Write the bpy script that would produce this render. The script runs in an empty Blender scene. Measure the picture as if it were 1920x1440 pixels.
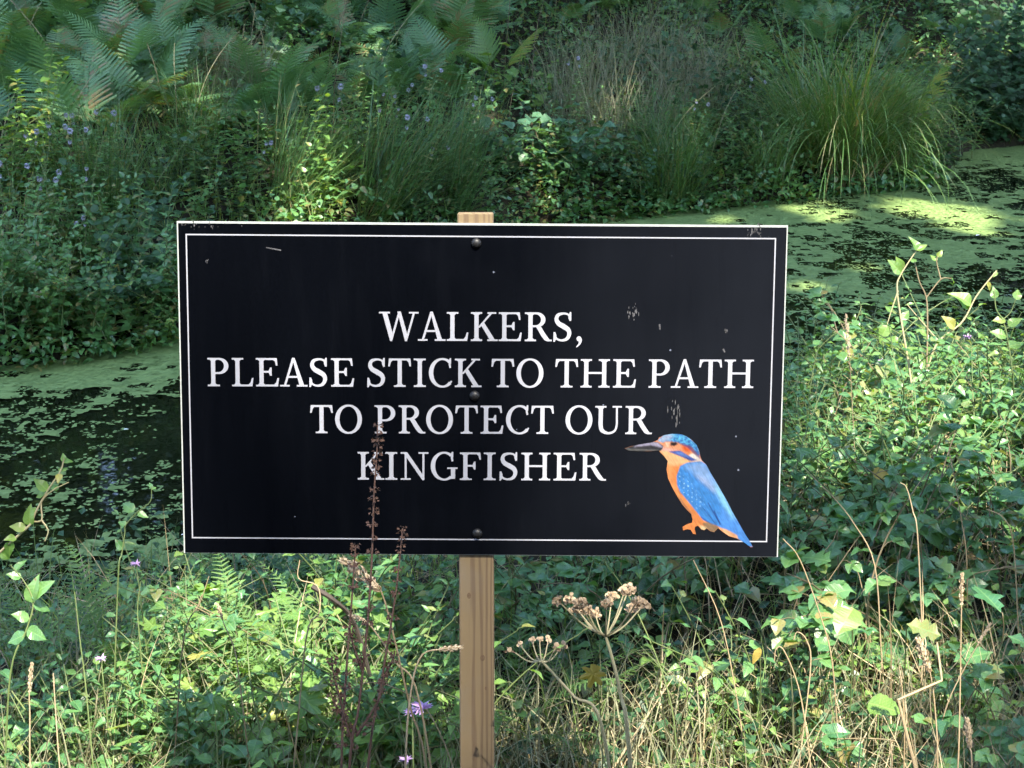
import bpy, bmesh, math, random
import numpy as np
from mathutils import Matrix, Vector
from mathutils.geometry import delaunay_2d_cdt

# ------------------------------------------------------------------ camera, sky, sun
SC = bpy.context.scene
COL = SC.collection
W0, H0 = 1920.0, 1440.0
FPX = 2850.0
PITCH = math.radians(18.0)
CAM = np.array([0.0, 0.0, 1.6])
cam_d = bpy.data.cameras.new('camera')
cam = bpy.data.objects.new('camera', cam_d)
COL.objects.link(cam)
cam.location = CAM
cam.rotation_euler = (math.radians(90) - PITCH, 0, 0)
cam_d.sensor_width = 36.0
cam_d.lens = FPX / W0 * 36.0
cam_d.clip_start = 0.05
cam_d.clip_end = 600
cam_d.dof.use_dof = True
cam_d.dof.focus_distance = 2.05
cam_d.dof.aperture_fstop = 60
SC.camera = cam

SUN_EL, SUN_AZ = math.radians(61), math.radians(22)     # behind the camera, to its right
SUN = np.array([math.sin(SUN_AZ) * math.cos(SUN_EL), -math.cos(SUN_AZ) * math.cos(SUN_EL), math.sin(SUN_EL)])
world = bpy.data.worlds.new('World')
SC.world = world
world.use_nodes = True
wn = world.node_tree.nodes
sky = wn.new('ShaderNodeTexSky')
sky.sky_type = 'NISHITA'
sky.sun_disc = False
sky.sun_elevation = SUN_EL
sky.sun_rotation = math.pi - SUN_AZ
wn['Background'].inputs[1].default_value = 0.15
world.node_tree.links.new(sky.outputs[0], wn['Background'].inputs[0])
sun_d = bpy.data.lights.new('sun', 'SUN')
sun_d.energy = 2.1
sun_d.angle = math.radians(0.53)
sun_d.color = (1.0, 0.93, 0.80)
sun_o = bpy.data.objects.new('sun', sun_d)
COL.objects.link(sun_o)
sun_o.rotation_euler = Vector(SUN).to_track_quat('Z', 'Y').to_euler()
sun_o.location = (0, 0, 20)
SC.view_settings.view_transform = 'Standard'
SC.view_settings.look = 'None'
SC.view_settings.gamma = 1.0
SC.view_settings.exposure = 3.2
SC.render.engine = 'CYCLES'
SC.cycles.max_bounces = 5
SC.cycles.diffuse_bounces = 3
SC.cycles.transmission_bounces = 4
SC.cycles.glossy_bounces = 3
SC.cycles.caustics_reflective = False
SC.cycles.caustics_refractive = False
SC.cycles.sample_clamp_indirect = 6.0
SC.cycles.use_denoising = True
SC.cycles.adaptive_threshold = 0.015

# ------------------------------------------------------------------ where things stand
FWD = np.array([0, math.cos(PITCH), -math.sin(PITCH)])
UP = np.array([0, math.sin(PITCH), math.cos(PITCH)])
RGT = np.array([1.0, 0, 0])
WATER = -0.35

def ray(u, v):
    return FWD + (u - 960) / FPX * RGT + (720 - v) / FPX * UP
def at(u, v, depth):
    return CAM + depth * ray(u, v)
def on_z(u, v, z):
    d = ray(u, v)
    return CAM + d * ((z - CAM[2]) / d[2])
def proj(P):
    q = np.asarray(P, float) - CAM
    d = q @ FWD
    d = np.where(np.abs(d) < 1e-6, 1e-6, d)
    return 960 + FPX * (q @ RGT) / d, 720 - FPX * (q @ UP) / d, d

def sstep(a, b, x):
    t = np.clip((np.asarray(x, float) - a) / (b - a), 0, 1)
    return t * t * (3 - 2 * t)
def hash2(ix, iy, seed):
    h = (ix.astype(np.int64) * 374761393 + iy.astype(np.int64) * 668265263 + seed * 982451653) & 0x7fffffff
    h = (h ^ (h >> 13)) * 1274126177 & 0x7fffffff
    return ((h ^ (h >> 16)) & 0xffff) / 65535.0
def vnoise(x, y, seed=0):
    x = np.asarray(x, float); y = np.asarray(y, float)
    ix, iy = np.floor(x), np.floor(y)
    fx, fy = x - ix, y - iy
    fx = fx * fx * (3 - 2 * fx); fy = fy * fy * (3 - 2 * fy)
    a = hash2(ix, iy, seed); b = hash2(ix + 1, iy, seed)
    c = hash2(ix, iy + 1, seed); d = hash2(ix + 1, iy + 1, seed)
    return (a * (1 - fx) + b * fx) * (1 - fy) + (c * (1 - fx) + d * fx) * fy
def fbm(x, y, seed=0, o=4):
    s, a, t = 0, 0.5, 0
    for k in range(o):
        s = s + a * vnoise(x * 2 ** k, y * 2 ** k, seed + k * 17); t += a; a *= 0.55
    return s / t

shore = [on_z(u, v, WATER) for u, v in ((-900, 720), (-300, 705), (0, 690), (330, 645), (600, 545), (1000, 425), (1150, 410), (1270, 397),
                                        (1500, 376), (1700, 356), (1775, 336), (1802, 304), (1812, 284), (1920, 276), (2300, 270))]
SHX = np.array([p[0] for p in shore]); SHY = np.array([p[1] for p in shore])
def far_edge(x):
    return np.interp(x, SHX, SHY) + 0.16 * (vnoise(np.asarray(x) * 3.1, np.asarray(x) * 0 + 3.3, 5) - 0.5)
NX = [-30, -6, -1.4, -0.55, 0.2, 0.75, 2, 3.5, 6, 30]
NY = [4.6, 4.35, 4.2, 4.3, 5.1, 5.9, 6.2, 6.3, 6.2, 6.2]
def near_edge(x):
    return np.interp(x, NX, NY) + 0.2 * (vnoise(np.asarray(x) * 2.3, np.asarray(x) * 0 + 7.7, 9) - 0.5)
def ground(x, y):
    x = np.asarray(x, float); y = np.asarray(y, float)
    ye, yf = near_edge(x), far_edge(x)
    dn, df = ye - y, y - yf
    zn = WATER - 0.03 + 0.38 * sstep(0, 1.5, dn)
    zf = WATER - 0.03 + 0.14 * sstep(0, 0.25, df) + 0.2 * np.clip(df, 0, 6) + 0.4 * np.clip(df - 6, 0, 16)
    zp = WATER - 0.03 - 0.4 * np.minimum(sstep(0, 0.8, -dn), sstep(0, 0.5, -df))
    z = np.where(dn > 0, zn, np.where(df > 0, zf, zp))
    bump = 0.05 * (fbm(x * 1.7, y * 1.7, 21) - 0.5)
    return z + np.where((dn > 0.1) | (df > 0.1), bump, 0)
def on_ground(u, v):
    d = ray(u, v)
    ts = np.arange(1.5, 30, 0.02)
    P = CAM[None] + ts[:, None] * d[None]
    below = np.nonzero(P[:, 2] <= ground(P[:, 0], P[:, 1]))[0]
    p = P[below[0]] if len(below) else P[-1]
    return np.array([p[0], p[1], float(ground(p[0], p[1]))])

# ------------------------------------------------------------------ mesh helpers
def mesh_np(name, V, faces, mat, tint=None, smooth=False):
    """faces: list of int arrays (n,k)."""
    me = bpy.data.meshes.new(name)
    V = np.asarray(V, np.float32)
    me.vertices.add(len(V)); me.vertices.foreach_set('co', V.ravel())
    loops = np.concatenate([np.asarray(f, np.int32).ravel() for f in faces])
    tot = np.concatenate([np.full(len(f), np.asarray(f).shape[1], np.int32) for f in faces])
    start = np.concatenate([[0], np.cumsum(tot)[:-1]]).astype(np.int32)
    me.loops.add(len(loops)); me.loops.foreach_set('vertex_index', loops)
    me.polygons.add(len(tot)); me.polygons.foreach_set('loop_start', start)
    me.polygons.foreach_set('use_smooth', np.full(len(tot), smooth))
    if tint is not None:
        a = me.attributes.new('tint', 'FLOAT', 'POINT')
        a.data.foreach_set('value', np.asarray(tint, np.float32))
    me.update(calc_edges=True)
    if mat is not None:
        me.materials.append(mat)
    return me

class MB:
    """collects pieces into one mesh"""
    def __init__(s): s.v = []; s.f = {}; s.t = []; s.n = 0
    def add(s, V, F, t=0.0):
        V = np.asarray(V, float)
        for f in (F if isinstance(F, list) else [F]):
            f = np.asarray(f, int)
            s.f.setdefault(f.shape[1], []).append(f + s.n)
        s.v.append(V); s.t.append(np.broadcast_to(np.asarray(t, float), (len(V),))); s.n += len(V)
        return s
    def mesh(s, name, mat, smooth=False):
        return mesh_np(name, np.concatenate(s.v), [np.concatenate(x) for x in s.f.values()], mat, np.concatenate(s.t), smooth)

def link(name, me, parent=None, M=None):
    o = bpy.data.objects.new(name, me)
    COL.objects.link(o)
    if parent is not None: o.parent = parent
    if M is not None: o.matrix_basis = M
    return o
def tag(o, label=None, cat=None, group=None, kind=None):
    if label: o['label'] = label
    if cat: o['category'] = cat
    if group: o['group'] = group
    if kind: o['kind'] = kind
    return o
def empty(name, loc=(0, 0, 0)):
    o = bpy.data.objects.new(name, None); COL.objects.link(o); o.location = loc; o.empty_display_size = 0.05
    return o

def box(x0, x1, y0, y1, z0, z1):
    V = np.array([[x, y, z] for z in (z0, z1) for y in (y0, y1) for x in (x0, x1)], float)
    F = np.array([[0, 2, 3, 1], [4, 5, 7, 6], [0, 1, 5, 4], [2, 6, 7, 3], [0, 4, 6, 2], [1, 3, 7, 5]])
    return V, F
def tube(P, R, n=5, cap=True):
    P = np.asarray(P, float); m = len(P)
    R = np.broadcast_to(np.asarray(R, float), (m,))
    T = np.gradient(P, axis=0); T /= np.linalg.norm(T, axis=1)[:, None] + 1e-12
    ref = np.array([0.31, 0.17, 0.93]) if abs(T[0][2]) < 0.9 else np.array([0.93, 0.31, 0.1])
    A = np.cross(T, ref); A /= np.linalg.norm(A, axis=1)[:, None] + 1e-12
    B = np.cross(T, A)
    ang = np.linspace(0, 2 * math.pi, n, endpoint=False)
    V = P[:, None] + R[:, None, None] * (np.cos(ang)[None, :, None] * A[:, None] + np.sin(ang)[None, :, None] * B[:, None])
    V = V.reshape(-1, 3)
    i = np.arange(m - 1)[:, None] * n; j = np.arange(n)[None]; k = (j + 1) % n
    F = np.stack([i + j, i + k, i + n + k, i + n + j], -1).reshape(-1, 4)
    return V, F
def smooth_path(P, n=24):
    P = np.asarray(P, float)
    if len(P) < 3:
        t = np.linspace(0, 1, n)[:, None]; return P[0] * (1 - t) + P[-1] * t
    Q = np.vstack([2 * P[0] - P[1], P, 2 * P[-1] - P[-2]])
    out = []
    for s in np.linspace(0, len(P) - 1 - 1e-9, n):
        i = int(s); t = s - i
        a, b, c, d = Q[i], Q[i + 1], Q[i + 2], Q[i + 3]
        out.append(0.5 * (2 * b + (c - a) * t + (2 * a - 5 * b + 4 * c - d) * t * t + (3 * b - a - 3 * c + d) * t ** 3))
    return np.array(out)
def frames(D, N):
    """rotation matrices with local Y along D and local Z near N.  D,N (n,3)"""
    D = D / (np.linalg.norm(D, axis=1)[:, None] + 1e-9)
    X = np.cross(D, N); X /= np.linalg.norm(X, axis=1)[:, None] + 1e-9
    Z = np.cross(X, D)
    return np.stack([X, D, Z], -1)
def scatter(mb, TV, TF, R, P, S, tint):
    """copies of a small template joined into mb"""
    n, k = len(P), len(TV)
    S = np.asarray(S, float)
    if S.ndim == 1: S = np.repeat(S[:, None], 3, 1)
    V = np.einsum('nij,nkj->nki', R, TV[None] * S[:, None]) + P[:, None]
    fl = []
    for f in (TF if isinstance(TF, list) else [TF]):
        f = np.asarray(f)
        fl.append((f[None] + (np.arange(n) * k)[:, None, None]).reshape(-1, f.shape[1]))
    mb.add(V.reshape(-1, 3), fl, np.repeat(tint, k))
def m4(R, p, s=1.0):
    M = np.eye(4); M[:3, :3] = R * s; M[:3, 3] = p
    return Matrix(M.tolist())

# ------------------------------------------------------------------ materials
def nodes_of(name):
    m = bpy.data.materials.new(name); m.use_nodes = True
    nt = m.node_tree
    return m, nt, nt.nodes['Principled BSDF'], nt.nodes['Material Output']
def set_in(b, **kw):
    for k, v in kw.items():
        b.inputs[k.replace('_', ' ')].default_value = v
def leaf_mat(name, c0, c1, trans=0.38, rough=0.5, tcol=None, spec=0.35, brown=None, veins=False):
    """two real leaf colours, mixed per leaf; thin leaves let light through"""
    m, nt, b, out = nodes_of(name)
    N, L = nt.nodes, nt.links
    at_ = N.new('ShaderNodeAttribute'); at_.attribute_name = 'tint'
    oi = N.new('ShaderNodeObjectInfo')
    add = N.new('ShaderNodeMath'); add.operation = 'ADD'
    L.new(at_.outputs['Fac'], add.inputs[0]); L.new(oi.outputs['Random'], add.inputs[1])
    fr = N.new('ShaderNodeMath'); fr.operation = 'PINGPONG'; fr.inputs[1].default_value = 1.0
    L.new(add.outputs[0], fr.inputs[0])
    nz = N.new('ShaderNodeTexNoise'); nz.inputs['Scale'].default_value = 55
    tc = N.new('ShaderNodeTexCoord'); L.new(tc.outputs['Object'], nz.inputs['Vector'])
    mix0 = N.new('ShaderNodeMath'); mix0.operation = 'MULTIPLY_ADD'
    L.new(nz.outputs['Fac'], mix0.inputs[0]); mix0.inputs[1].default_value = 0.5
    sub = N.new('ShaderNodeMath'); sub.operation = 'SUBTRACT'; L.new(fr.outputs[0], sub.inputs[0]); sub.inputs[1].default_value = 0.25
    L.new(sub.outputs[0], mix0.inputs[2])
    rp = N.new('ShaderNodeValToRGB')
    rp.color_ramp.elements[0].color = (*c0, 1); rp.color_ramp.elements[1].color = (*c1, 1)
    if brown:
        rp.color_ramp.elements[1].position = 0.9
        e = rp.color_ramp.elements.new(0.99); e.color = (*brown, 1)
    L.new(mix0.outputs[0], rp.inputs[0])
    col = rp.outputs[0]
    if veins:      # midrib, side veins and brown blemishes in the leaf's own coordinates
        def mth(op, a, b_=None):
            n_ = N.new('ShaderNodeMath'); n_.operation = op
            for k_, x_ in ((0, a), (1, b_)):
                if x_ is None: continue
                if isinstance(x_, (int, float)): n_.inputs[k_].default_value = x_
                else: L.new(x_, n_.inputs[k_])
            return n_.outputs[0]
        sp = N.new('ShaderNodeSeparateXYZ'); L.new(tc.outputs['Object'], sp.inputs[0])
        ax = mth('ABSOLUTE', sp.outputs[0])
        rib = mth('LESS_THAN', ax, 0.022)
        sv = mth('FRACT', mth('MULTIPLY', mth('SUBTRACT', sp.outputs[1], mth('MULTIPLY', ax, 0.75)), 8.0))
        side = mth('MULTIPLY', mth('LESS_THAN', sv, 0.16), 0.55)
        vm = mth('MULTIPLY', mth('MAXIMUM', rib, side), 0.45)
        mv = N.new('ShaderNodeMix'); mv.data_type = 'RGBA'; L.new(vm, mv.inputs[0]); L.new(col, mv.inputs[6])
        mv.inputs[7].default_value = (min(1, c1[0] * 1.7), min(1, c1[1] * 1.45), min(1, c1[2] * 1.7), 1)
        bn = N.new('ShaderNodeTexNoise'); bn.noise_dimensions = '4D'; bn.inputs['Scale'].default_value = 3.2; bn.inputs['Detail'].default_value = 3
        L.new(tc.outputs['Object'], bn.inputs['Vector']); L.new(mth('MULTIPLY', oi.outputs['Random'], 40.0), bn.inputs['W'])
        mr = N.new('ShaderNodeMapRange'); mr.inputs[1].default_value = 0.66; mr.inputs[2].default_value = 0.73; L.new(bn.outputs['Fac'], mr.inputs[0])
        mb_ = N.new('ShaderNodeMix'); mb_.data_type = 'RGBA'; L.new(mr.outputs[0], mb_.inputs[0]); L.new(mv.outputs[2], mb_.inputs[6])
        mb_.inputs[7].default_value = (0.13, 0.085, 0.035, 1)
        col = mb_.outputs[2]
    L.new(col, b.inputs['Base Color'])
    set_in(b, Roughness=rough); b.inputs['Specular IOR Level'].default_value = spec
    if trans > 0:
        tr = N.new('ShaderNodeBsdfTranslucent')
        g = N.new('ShaderNodeMix'); g.data_type = 'RGBA'; g.blend_type = 'MULTIPLY'; g.inputs[0].default_value = 1.0
        L.new(col, g.inputs[6]); g.inputs[7].default_value = (*(tcol or (1.9, 1.75, 0.55)), 1)
        L.new(g.outputs[2], tr.inputs['Color'])
        mx = N.new('ShaderNodeMixShader'); mx.inputs[0].default_value = trans
        L.new(b.outputs[0], mx.inputs[1]); L.new(tr.outputs[0], mx.inputs[2])
        L.new(mx.outputs[0], out.inputs['Surface'])
    return m
def plain(name, c, rough=0.6, c2=None, scale=8.0, spec=0.4):
    m, nt, b, out = nodes_of(name)
    N, L = nt.nodes, nt.links
    nz = N.new('ShaderNodeTexNoise'); nz.inputs['Scale'].default_value = scale; nz.inputs['Detail'].default_value = 5
    tc = N.new('ShaderNodeTexCoord'); L.new(tc.outputs['Object'], nz.inputs['Vector'])
    rp = N.new('ShaderNodeValToRGB')
    rp.color_ramp.elements[0].position = 0.3; rp.color_ramp.elements[1].position = 0.7
    rp.color_ramp.elements[0].color = (*c, 1); rp.color_ramp.elements[1].color = (*(c2 or c), 1)
    L.new(nz.outputs['Fac'], rp.inputs[0]); L.new(rp.outputs[0], b.inputs['Base Color'])
    set_in(b, Roughness=rough); b.inputs['Specular IOR Level'].default_value = spec
    return m

M_bracken = leaf_mat('bracken', (0.072, 0.175, 0.085), (0.125, 0.240, 0.088), 0.28, 0.42, spec=0.6, brown=(0.22, 0.16, 0.07))
M_fern = leaf_mat('fern', (0.085, 0.180, 0.060), (0.140, 0.235, 0.070), 0.38, 0.55, spec=0.3)
M_herb = leaf_mat('herb_leaf', (0.054, 0.152, 0.056), (0.108, 0.225, 0.064), 0.28, 0.36, spec=0.65, brown=(0.20, 0.17, 0.06))
M_herb_v = leaf_mat('herb_leaf_veined', (0.054, 0.152, 0.056), (0.108, 0.225, 0.064), 0.28, 0.36, spec=0.65, brown=(0.20, 0.17, 0.06), veins=True)
M_broad = leaf_mat('broad_leaf', (0.048, 0.150, 0.060), (0.110, 0.220, 0.065), 0.30, 0.34, spec=0.65, brown=(0.24, 0.17, 0.06))
M_broad_v = leaf_mat('broad_leaf_veined', (0.048, 0.150, 0.060), (0.110, 0.220, 0.065), 0.30, 0.34, spec=0.65, brown=(0.24, 0.17, 0.06), veins=True)
M_lush = leaf_mat('lush_leaf', (0.095, 0.205, 0.050), (0.165, 0.275, 0.062), 0.40, 0.38, spec=0.55, brown=(0.30, 0.26, 0.07))
M_lush_v = leaf_mat('lush_leaf_veined', (0.095, 0.205, 0.050), (0.165, 0.275, 0.062), 0.40, 0.38, spec=0.55, brown=(0.30, 0.26, 0.07), veins=True)
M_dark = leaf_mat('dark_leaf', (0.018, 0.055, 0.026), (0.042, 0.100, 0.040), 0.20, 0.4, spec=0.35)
M_alder = leaf_mat('alder_leaf', (0.055, 0.140, 0.082), (0.092, 0.190, 0.090), 0.30, 0.33, spec=0.55)
M_alder_v = leaf_mat('alder_leaf_veined', (0.055, 0.140, 0.082), (0.092, 0.190, 0.090), 0.30, 0.33, spec=0.55, veins=True)
M_yellow = leaf_mat('yellow_leaf', (0.34, 0.25, 0.06), (0.42, 0.33, 0.09), 0.3, 0.55)
M_grass = leaf_mat('grass_blade', (0.085, 0.165, 0.050), (0.165, 0.240, 0.075), 0.35, 0.45, spec=0.35, brown=(0.34, 0.27, 0.15))
M_rush = leaf_mat('rush_blade', (0.042, 0.115, 0.040), (0.095, 0.180, 0.058), 0.25, 0.4, spec=0.4, brown=(0.24, 0.20, 0.09))
M_sedge = leaf_mat('sedge_blade', (0.050, 0.122, 0.036), (0.105, 0.190, 0.052), 0.28, 0.4, spec=0.45, brown=(0.26, 0.22, 0.11))
M_straw = leaf_mat('straw', (0.30, 0.225, 0.125), (0.46, 0.36, 0.22), 0.25, 0.6, tcol=(1.2, 1.0, 0.7))
M_palegrass = leaf_mat('pale_grass', (0.13, 0.165, 0.085), (0.24, 0.225, 0.135), 0.25, 0.6, tcol=(1.2, 1.1, 0.7))
M_seed = plain('seed_head', (0.42, 0.32, 0.20), 0.8, (0.58, 0.46, 0.31), 60)
M_brownseed = plain('dock_seed', (0.055, 0.028, 0.019), 0.85, (0.090, 0.048, 0.033), 40)
M_dockstem = plain('dock_stem', (0.065, 0.033, 0.024), 0.7, (0.095, 0.050, 0.035), 30)
M_hogseed = plain('hogweed_seed', (0.36, 0.255, 0.155), 0.75, (0.50, 0.375, 0.24), 50)
M_hogstem = plain('hogweed_stem', (0.27, 0.25, 0.13), 0.7, (0.36, 0.30, 0.17), 20)
M_greenstem = plain('green_stem', (0.085, 0.13, 0.04), 0.55, (0.14, 0.17, 0.06), 15)
M_brownstem = plain('brown_stem', (0.13, 0.10, 0.055), 0.7, (0.21, 0.165, 0.09), 15)
M_twig = plain('dark_twig', (0.035, 0.028, 0.022), 0.8, (0.06, 0.045, 0.035), 20)
VEINED = {M_herb: M_herb_v, M_broad: M_broad_v, M_lush: M_lush_v, M_alder: M_alder_v}
M_mintflower = plain('mint_flower', (0.40, 0.38, 0.52), 0.8, (0.58, 0.55, 0.66), 60)
M_purple = plain('purple_flower', (0.34, 0.20, 0.40), 0.6, (0.46, 0.32, 0.50), 60)
M_bark = plain('bark', (0.06, 0.048, 0.036), 0.9, (0.12, 0.10, 0.075), 5)
M_canopy = leaf_mat('tree_leaf', (0.040, 0.085, 0.022), (0.080, 0.135, 0.030), 0.35, 0.4)
M_duck = leaf_mat('duckweed', (0.110, 0.180, 0.058), (0.190, 0.270, 0.090), 0.0, 0.45, spec=0.4)
M_petal = plain('white_petal', (0.75, 0.74, 0.72), 0.6)
M_soil = plain('soil', (0.016, 0.014, 0.009), 0.95, (0.036, 0.031, 0.019), 3, 0.1)

def water_mat():
    m, nt, b, out = nodes_of('pond_water')
    N, L = nt.nodes, nt.links
    set_in(b, Base_Color=(0.008, 0.011, 0.005, 1), Roughness=0.04, IOR=1.33)
    nz = N.new('ShaderNodeTexNoise'); nz.inputs['Scale'].default_value = 5.0; nz.inputs['Detail'].default_value = 3
    tc = N.new('ShaderNodeTexCoord'); L.new(tc.outputs['Object'], nz.inputs['Vector'])
    bp = N.new('ShaderNodeBump'); bp.inputs['Strength'].default_value = 0.05; bp.inputs['Distance'].default_value = 0.05
    L.new(nz.outputs['Fac'], bp.inputs['Height']); L.new(bp.outputs[0], b.inputs['Normal'])
    return m
M_water = water_mat()

# ------------------------------------------------------------------ setting: ground and water
def axis(lo, hi, a, b, step):
    core = np.arange(a, b + step / 2, step)
    out = lambda n, L: np.cumsum(np.geomspace(step, L / 4, n))
    e = out(26, 1.0); e = e / e[-1]
    return np.concatenate([a - (a - lo) * e[::-1], core, b + (hi - b) * e])
gx = axis(-160, 160, -6, 7, 0.14); gy = axis(-160, 260, 1.0, 17, 0.12)
GX, GY = np.meshgrid(gx, gy)
GZ = ground(GX, GY)
nx, ny = len(gx), len(gy)
ii = (np.arange(ny - 1)[:, None] * nx + np.arange(nx - 1)[None]).ravel()
g = link('ground', mesh_np('ground', np.stack([GX, GY, GZ], -1).reshape(-1, 3), [np.stack([ii, ii + 1, ii + nx + 1, ii + nx], -1)], M_soil, smooth=True))
tag(g, kind='structure')
xs = np.linspace(-30, 30, 160)
wv = np.concatenate([np.stack([xs, near_edge(xs) - 0.25, xs * 0 + WATER], -1), np.stack([xs, far_edge(xs) + 0.35, xs * 0 + WATER], -1)])
i = np.arange(159)
wo = link('pond_water', mesh_np('pond_water', wv, [np.stack([i, i + 1, i + 161, i + 160], -1)], M_water))
tag(wo, kind='structure')

# ------------------------------------------------------------------ the sign
LEAN = math.radians(10.5)
B_UP = np.array([0, math.sin(LEAN), math.cos(LEAN)])
B_N = np.array([0, -math.cos(LEAN), math.sin(LEAN)])
B_X = np.array([1.0, 0, 0])
DEPTH = FPX * 0.8 / 1130.0
B_C = at(903, 728, DEPTH)
def on_board(u, v):
    """photo pixel -> metres on the board's face (x right, y up)"""
    d = ray(u, v)
    t = ((B_C - CAM) @ B_N) / (d @ B_N)
    q = CAM + t * d - B_C
    return np.array([q @ B_X, q @ B_UP])
R_B = np.stack([B_X, -B_N, B_UP], -1)          # local x right, y away from the viewer, z up
cor = np.array([on_board(*p) for p in ((331, 413), (1476, 424), (1460, 1043), (345, 1038))])
ROLL = math.atan2(*(cor[1] - cor[0])[::-1]) * 0.5 + math.atan2(*(cor[2] - cor[3])[::-1]) * 0.5
BC2 = cor.mean(0)
BW = (np.linalg.norm(cor[1] - cor[0]) + np.linalg.norm(cor[2] - cor[3])) / 2
BH = (np.linalg.norm(cor[0] - cor[3]) + np.linalg.norm(cor[1] - cor[2])) / 2
cr, sr = math.cos(-ROLL), math.sin(-ROLL)
def bl(u, v):
    """photo pixel -> board coordinates about the board's own centre and axes"""
    p = on_board(u, v) - BC2
    return np.array([cr * p[0] - sr * p[1], sr * p[0] + cr * p[1]])

def print_mat():
    """black printed face, faint dust, streaks and droppings that sit on it, a bluish sheen painted in towards the right"""
    m, nt, b, out = nodes_of('black_print')
    N, L = nt.nodes, nt.links
    tc = N.new('ShaderNodeTexCoord')
    mp = N.new('ShaderNodeMapping'); mp.inputs['Scale'].default_value = (60, 60, 7)
    L.new(tc.outputs['Object'], mp.inputs['Vector'])
    st = N.new('ShaderNodeTexNoise'); st.inputs['Scale'].default_value = 1.0; st.inputs['Detail'].default_value = 4
    L.new(mp.outputs[0], st.inputs['Vector'])
    fine = N.new('ShaderNodeTexNoise'); fine.inputs['Scale'].default_value = 380; fine.inputs['Detail'].default_value = 2
    L.new(tc.outputs['Object'], fine.inputs['Vector'])
    sp = N.new('ShaderNodeTexVoronoi'); sp.inputs['Scale'].default_value = 34
    L.new(tc.outputs['Object'], sp.inputs['Vector'])
    lt = N.new('ShaderNodeMath'); lt.operation = 'LESS_THAN'; lt.inputs[1].default_value = 0.045
    L.new(sp.outputs['Distance'], lt.inputs[0])
    pk = N.new('ShaderNodeSeparateColor'); L.new(sp.outputs['Color'], pk.inputs[0])
    pm = N.new('ShaderNodeMath'); pm.operation = 'GREATER_THAN'; pm.inputs[1].default_value = 0.72
    L.new(pk.outputs[0], pm.inputs[0])
    dot = N.new('ShaderNodeMath'); dot.operation = 'MULTIPLY'
    L.new(lt.outputs[0], dot.inputs[0]); L.new(pm.outputs[0], dot.inputs[1])
    r1 = N.new('ShaderNodeMapRange'); r1.inputs[1].default_value = 0.5; r1.inputs[2].default_value = 0.9
    L.new(st.outputs['Fac'], r1.inputs[0])
    a1 = N.new('ShaderNodeMath'); a1.operation = 'MULTIPLY'; a1.inputs[1].default_value = 0.002
    L.new(r1.outputs[0], a1.inputs[0])
    a2 = N.new('ShaderNodeMath'); a2.operation = 'MULTIPLY_ADD'; a2.inputs[1].default_value = 0.003
    L.new(fine.outputs['Fac'], a2.inputs[0]); L.new(a1.outputs[0], a2.inputs[2])
    a3 = N.new('ShaderNodeMath'); a3.operation = 'MULTIPLY_ADD'; a3.inputs[1].default_value = 0.25
    L.new(dot.outputs[0], a3.inputs[0]); L.new(a2.outputs[0], a3.inputs[2])
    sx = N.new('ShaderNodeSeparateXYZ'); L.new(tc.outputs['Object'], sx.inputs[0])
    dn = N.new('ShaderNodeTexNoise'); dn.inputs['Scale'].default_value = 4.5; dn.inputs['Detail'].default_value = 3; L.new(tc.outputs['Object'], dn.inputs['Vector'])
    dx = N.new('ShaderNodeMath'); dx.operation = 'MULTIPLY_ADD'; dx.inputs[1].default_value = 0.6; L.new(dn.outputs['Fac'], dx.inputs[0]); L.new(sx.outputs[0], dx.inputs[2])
    dr = N.new('ShaderNodeMapRange'); dr.inputs[1].default_value = 0.22; dr.inputs[2].default_value = 0.72; dr.inputs[4].default_value = 0.013; L.new(dx.outputs[0], dr.inputs[0])  # sheen painted into the colour: bluish tone growing to the right
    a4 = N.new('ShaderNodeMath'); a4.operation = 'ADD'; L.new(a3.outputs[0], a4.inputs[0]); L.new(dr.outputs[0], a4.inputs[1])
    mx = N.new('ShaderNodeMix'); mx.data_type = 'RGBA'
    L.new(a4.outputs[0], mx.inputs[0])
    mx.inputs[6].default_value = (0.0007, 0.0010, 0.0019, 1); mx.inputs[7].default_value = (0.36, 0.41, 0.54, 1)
    L.new(mx.outputs[2], b.inputs['Base Color'])
    rr = N.new('ShaderNodeMapRange'); rr.inputs[3].default_value = 0.22; rr.inputs[4].default_value = 0.36
    L.new(st.outputs['Fac'], rr.inputs[0]); L.new(rr.outputs[0], b.inputs['Roughness'])
    b.inputs['Specular IOR Level'].default_value = 0.03
    return m
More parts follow.
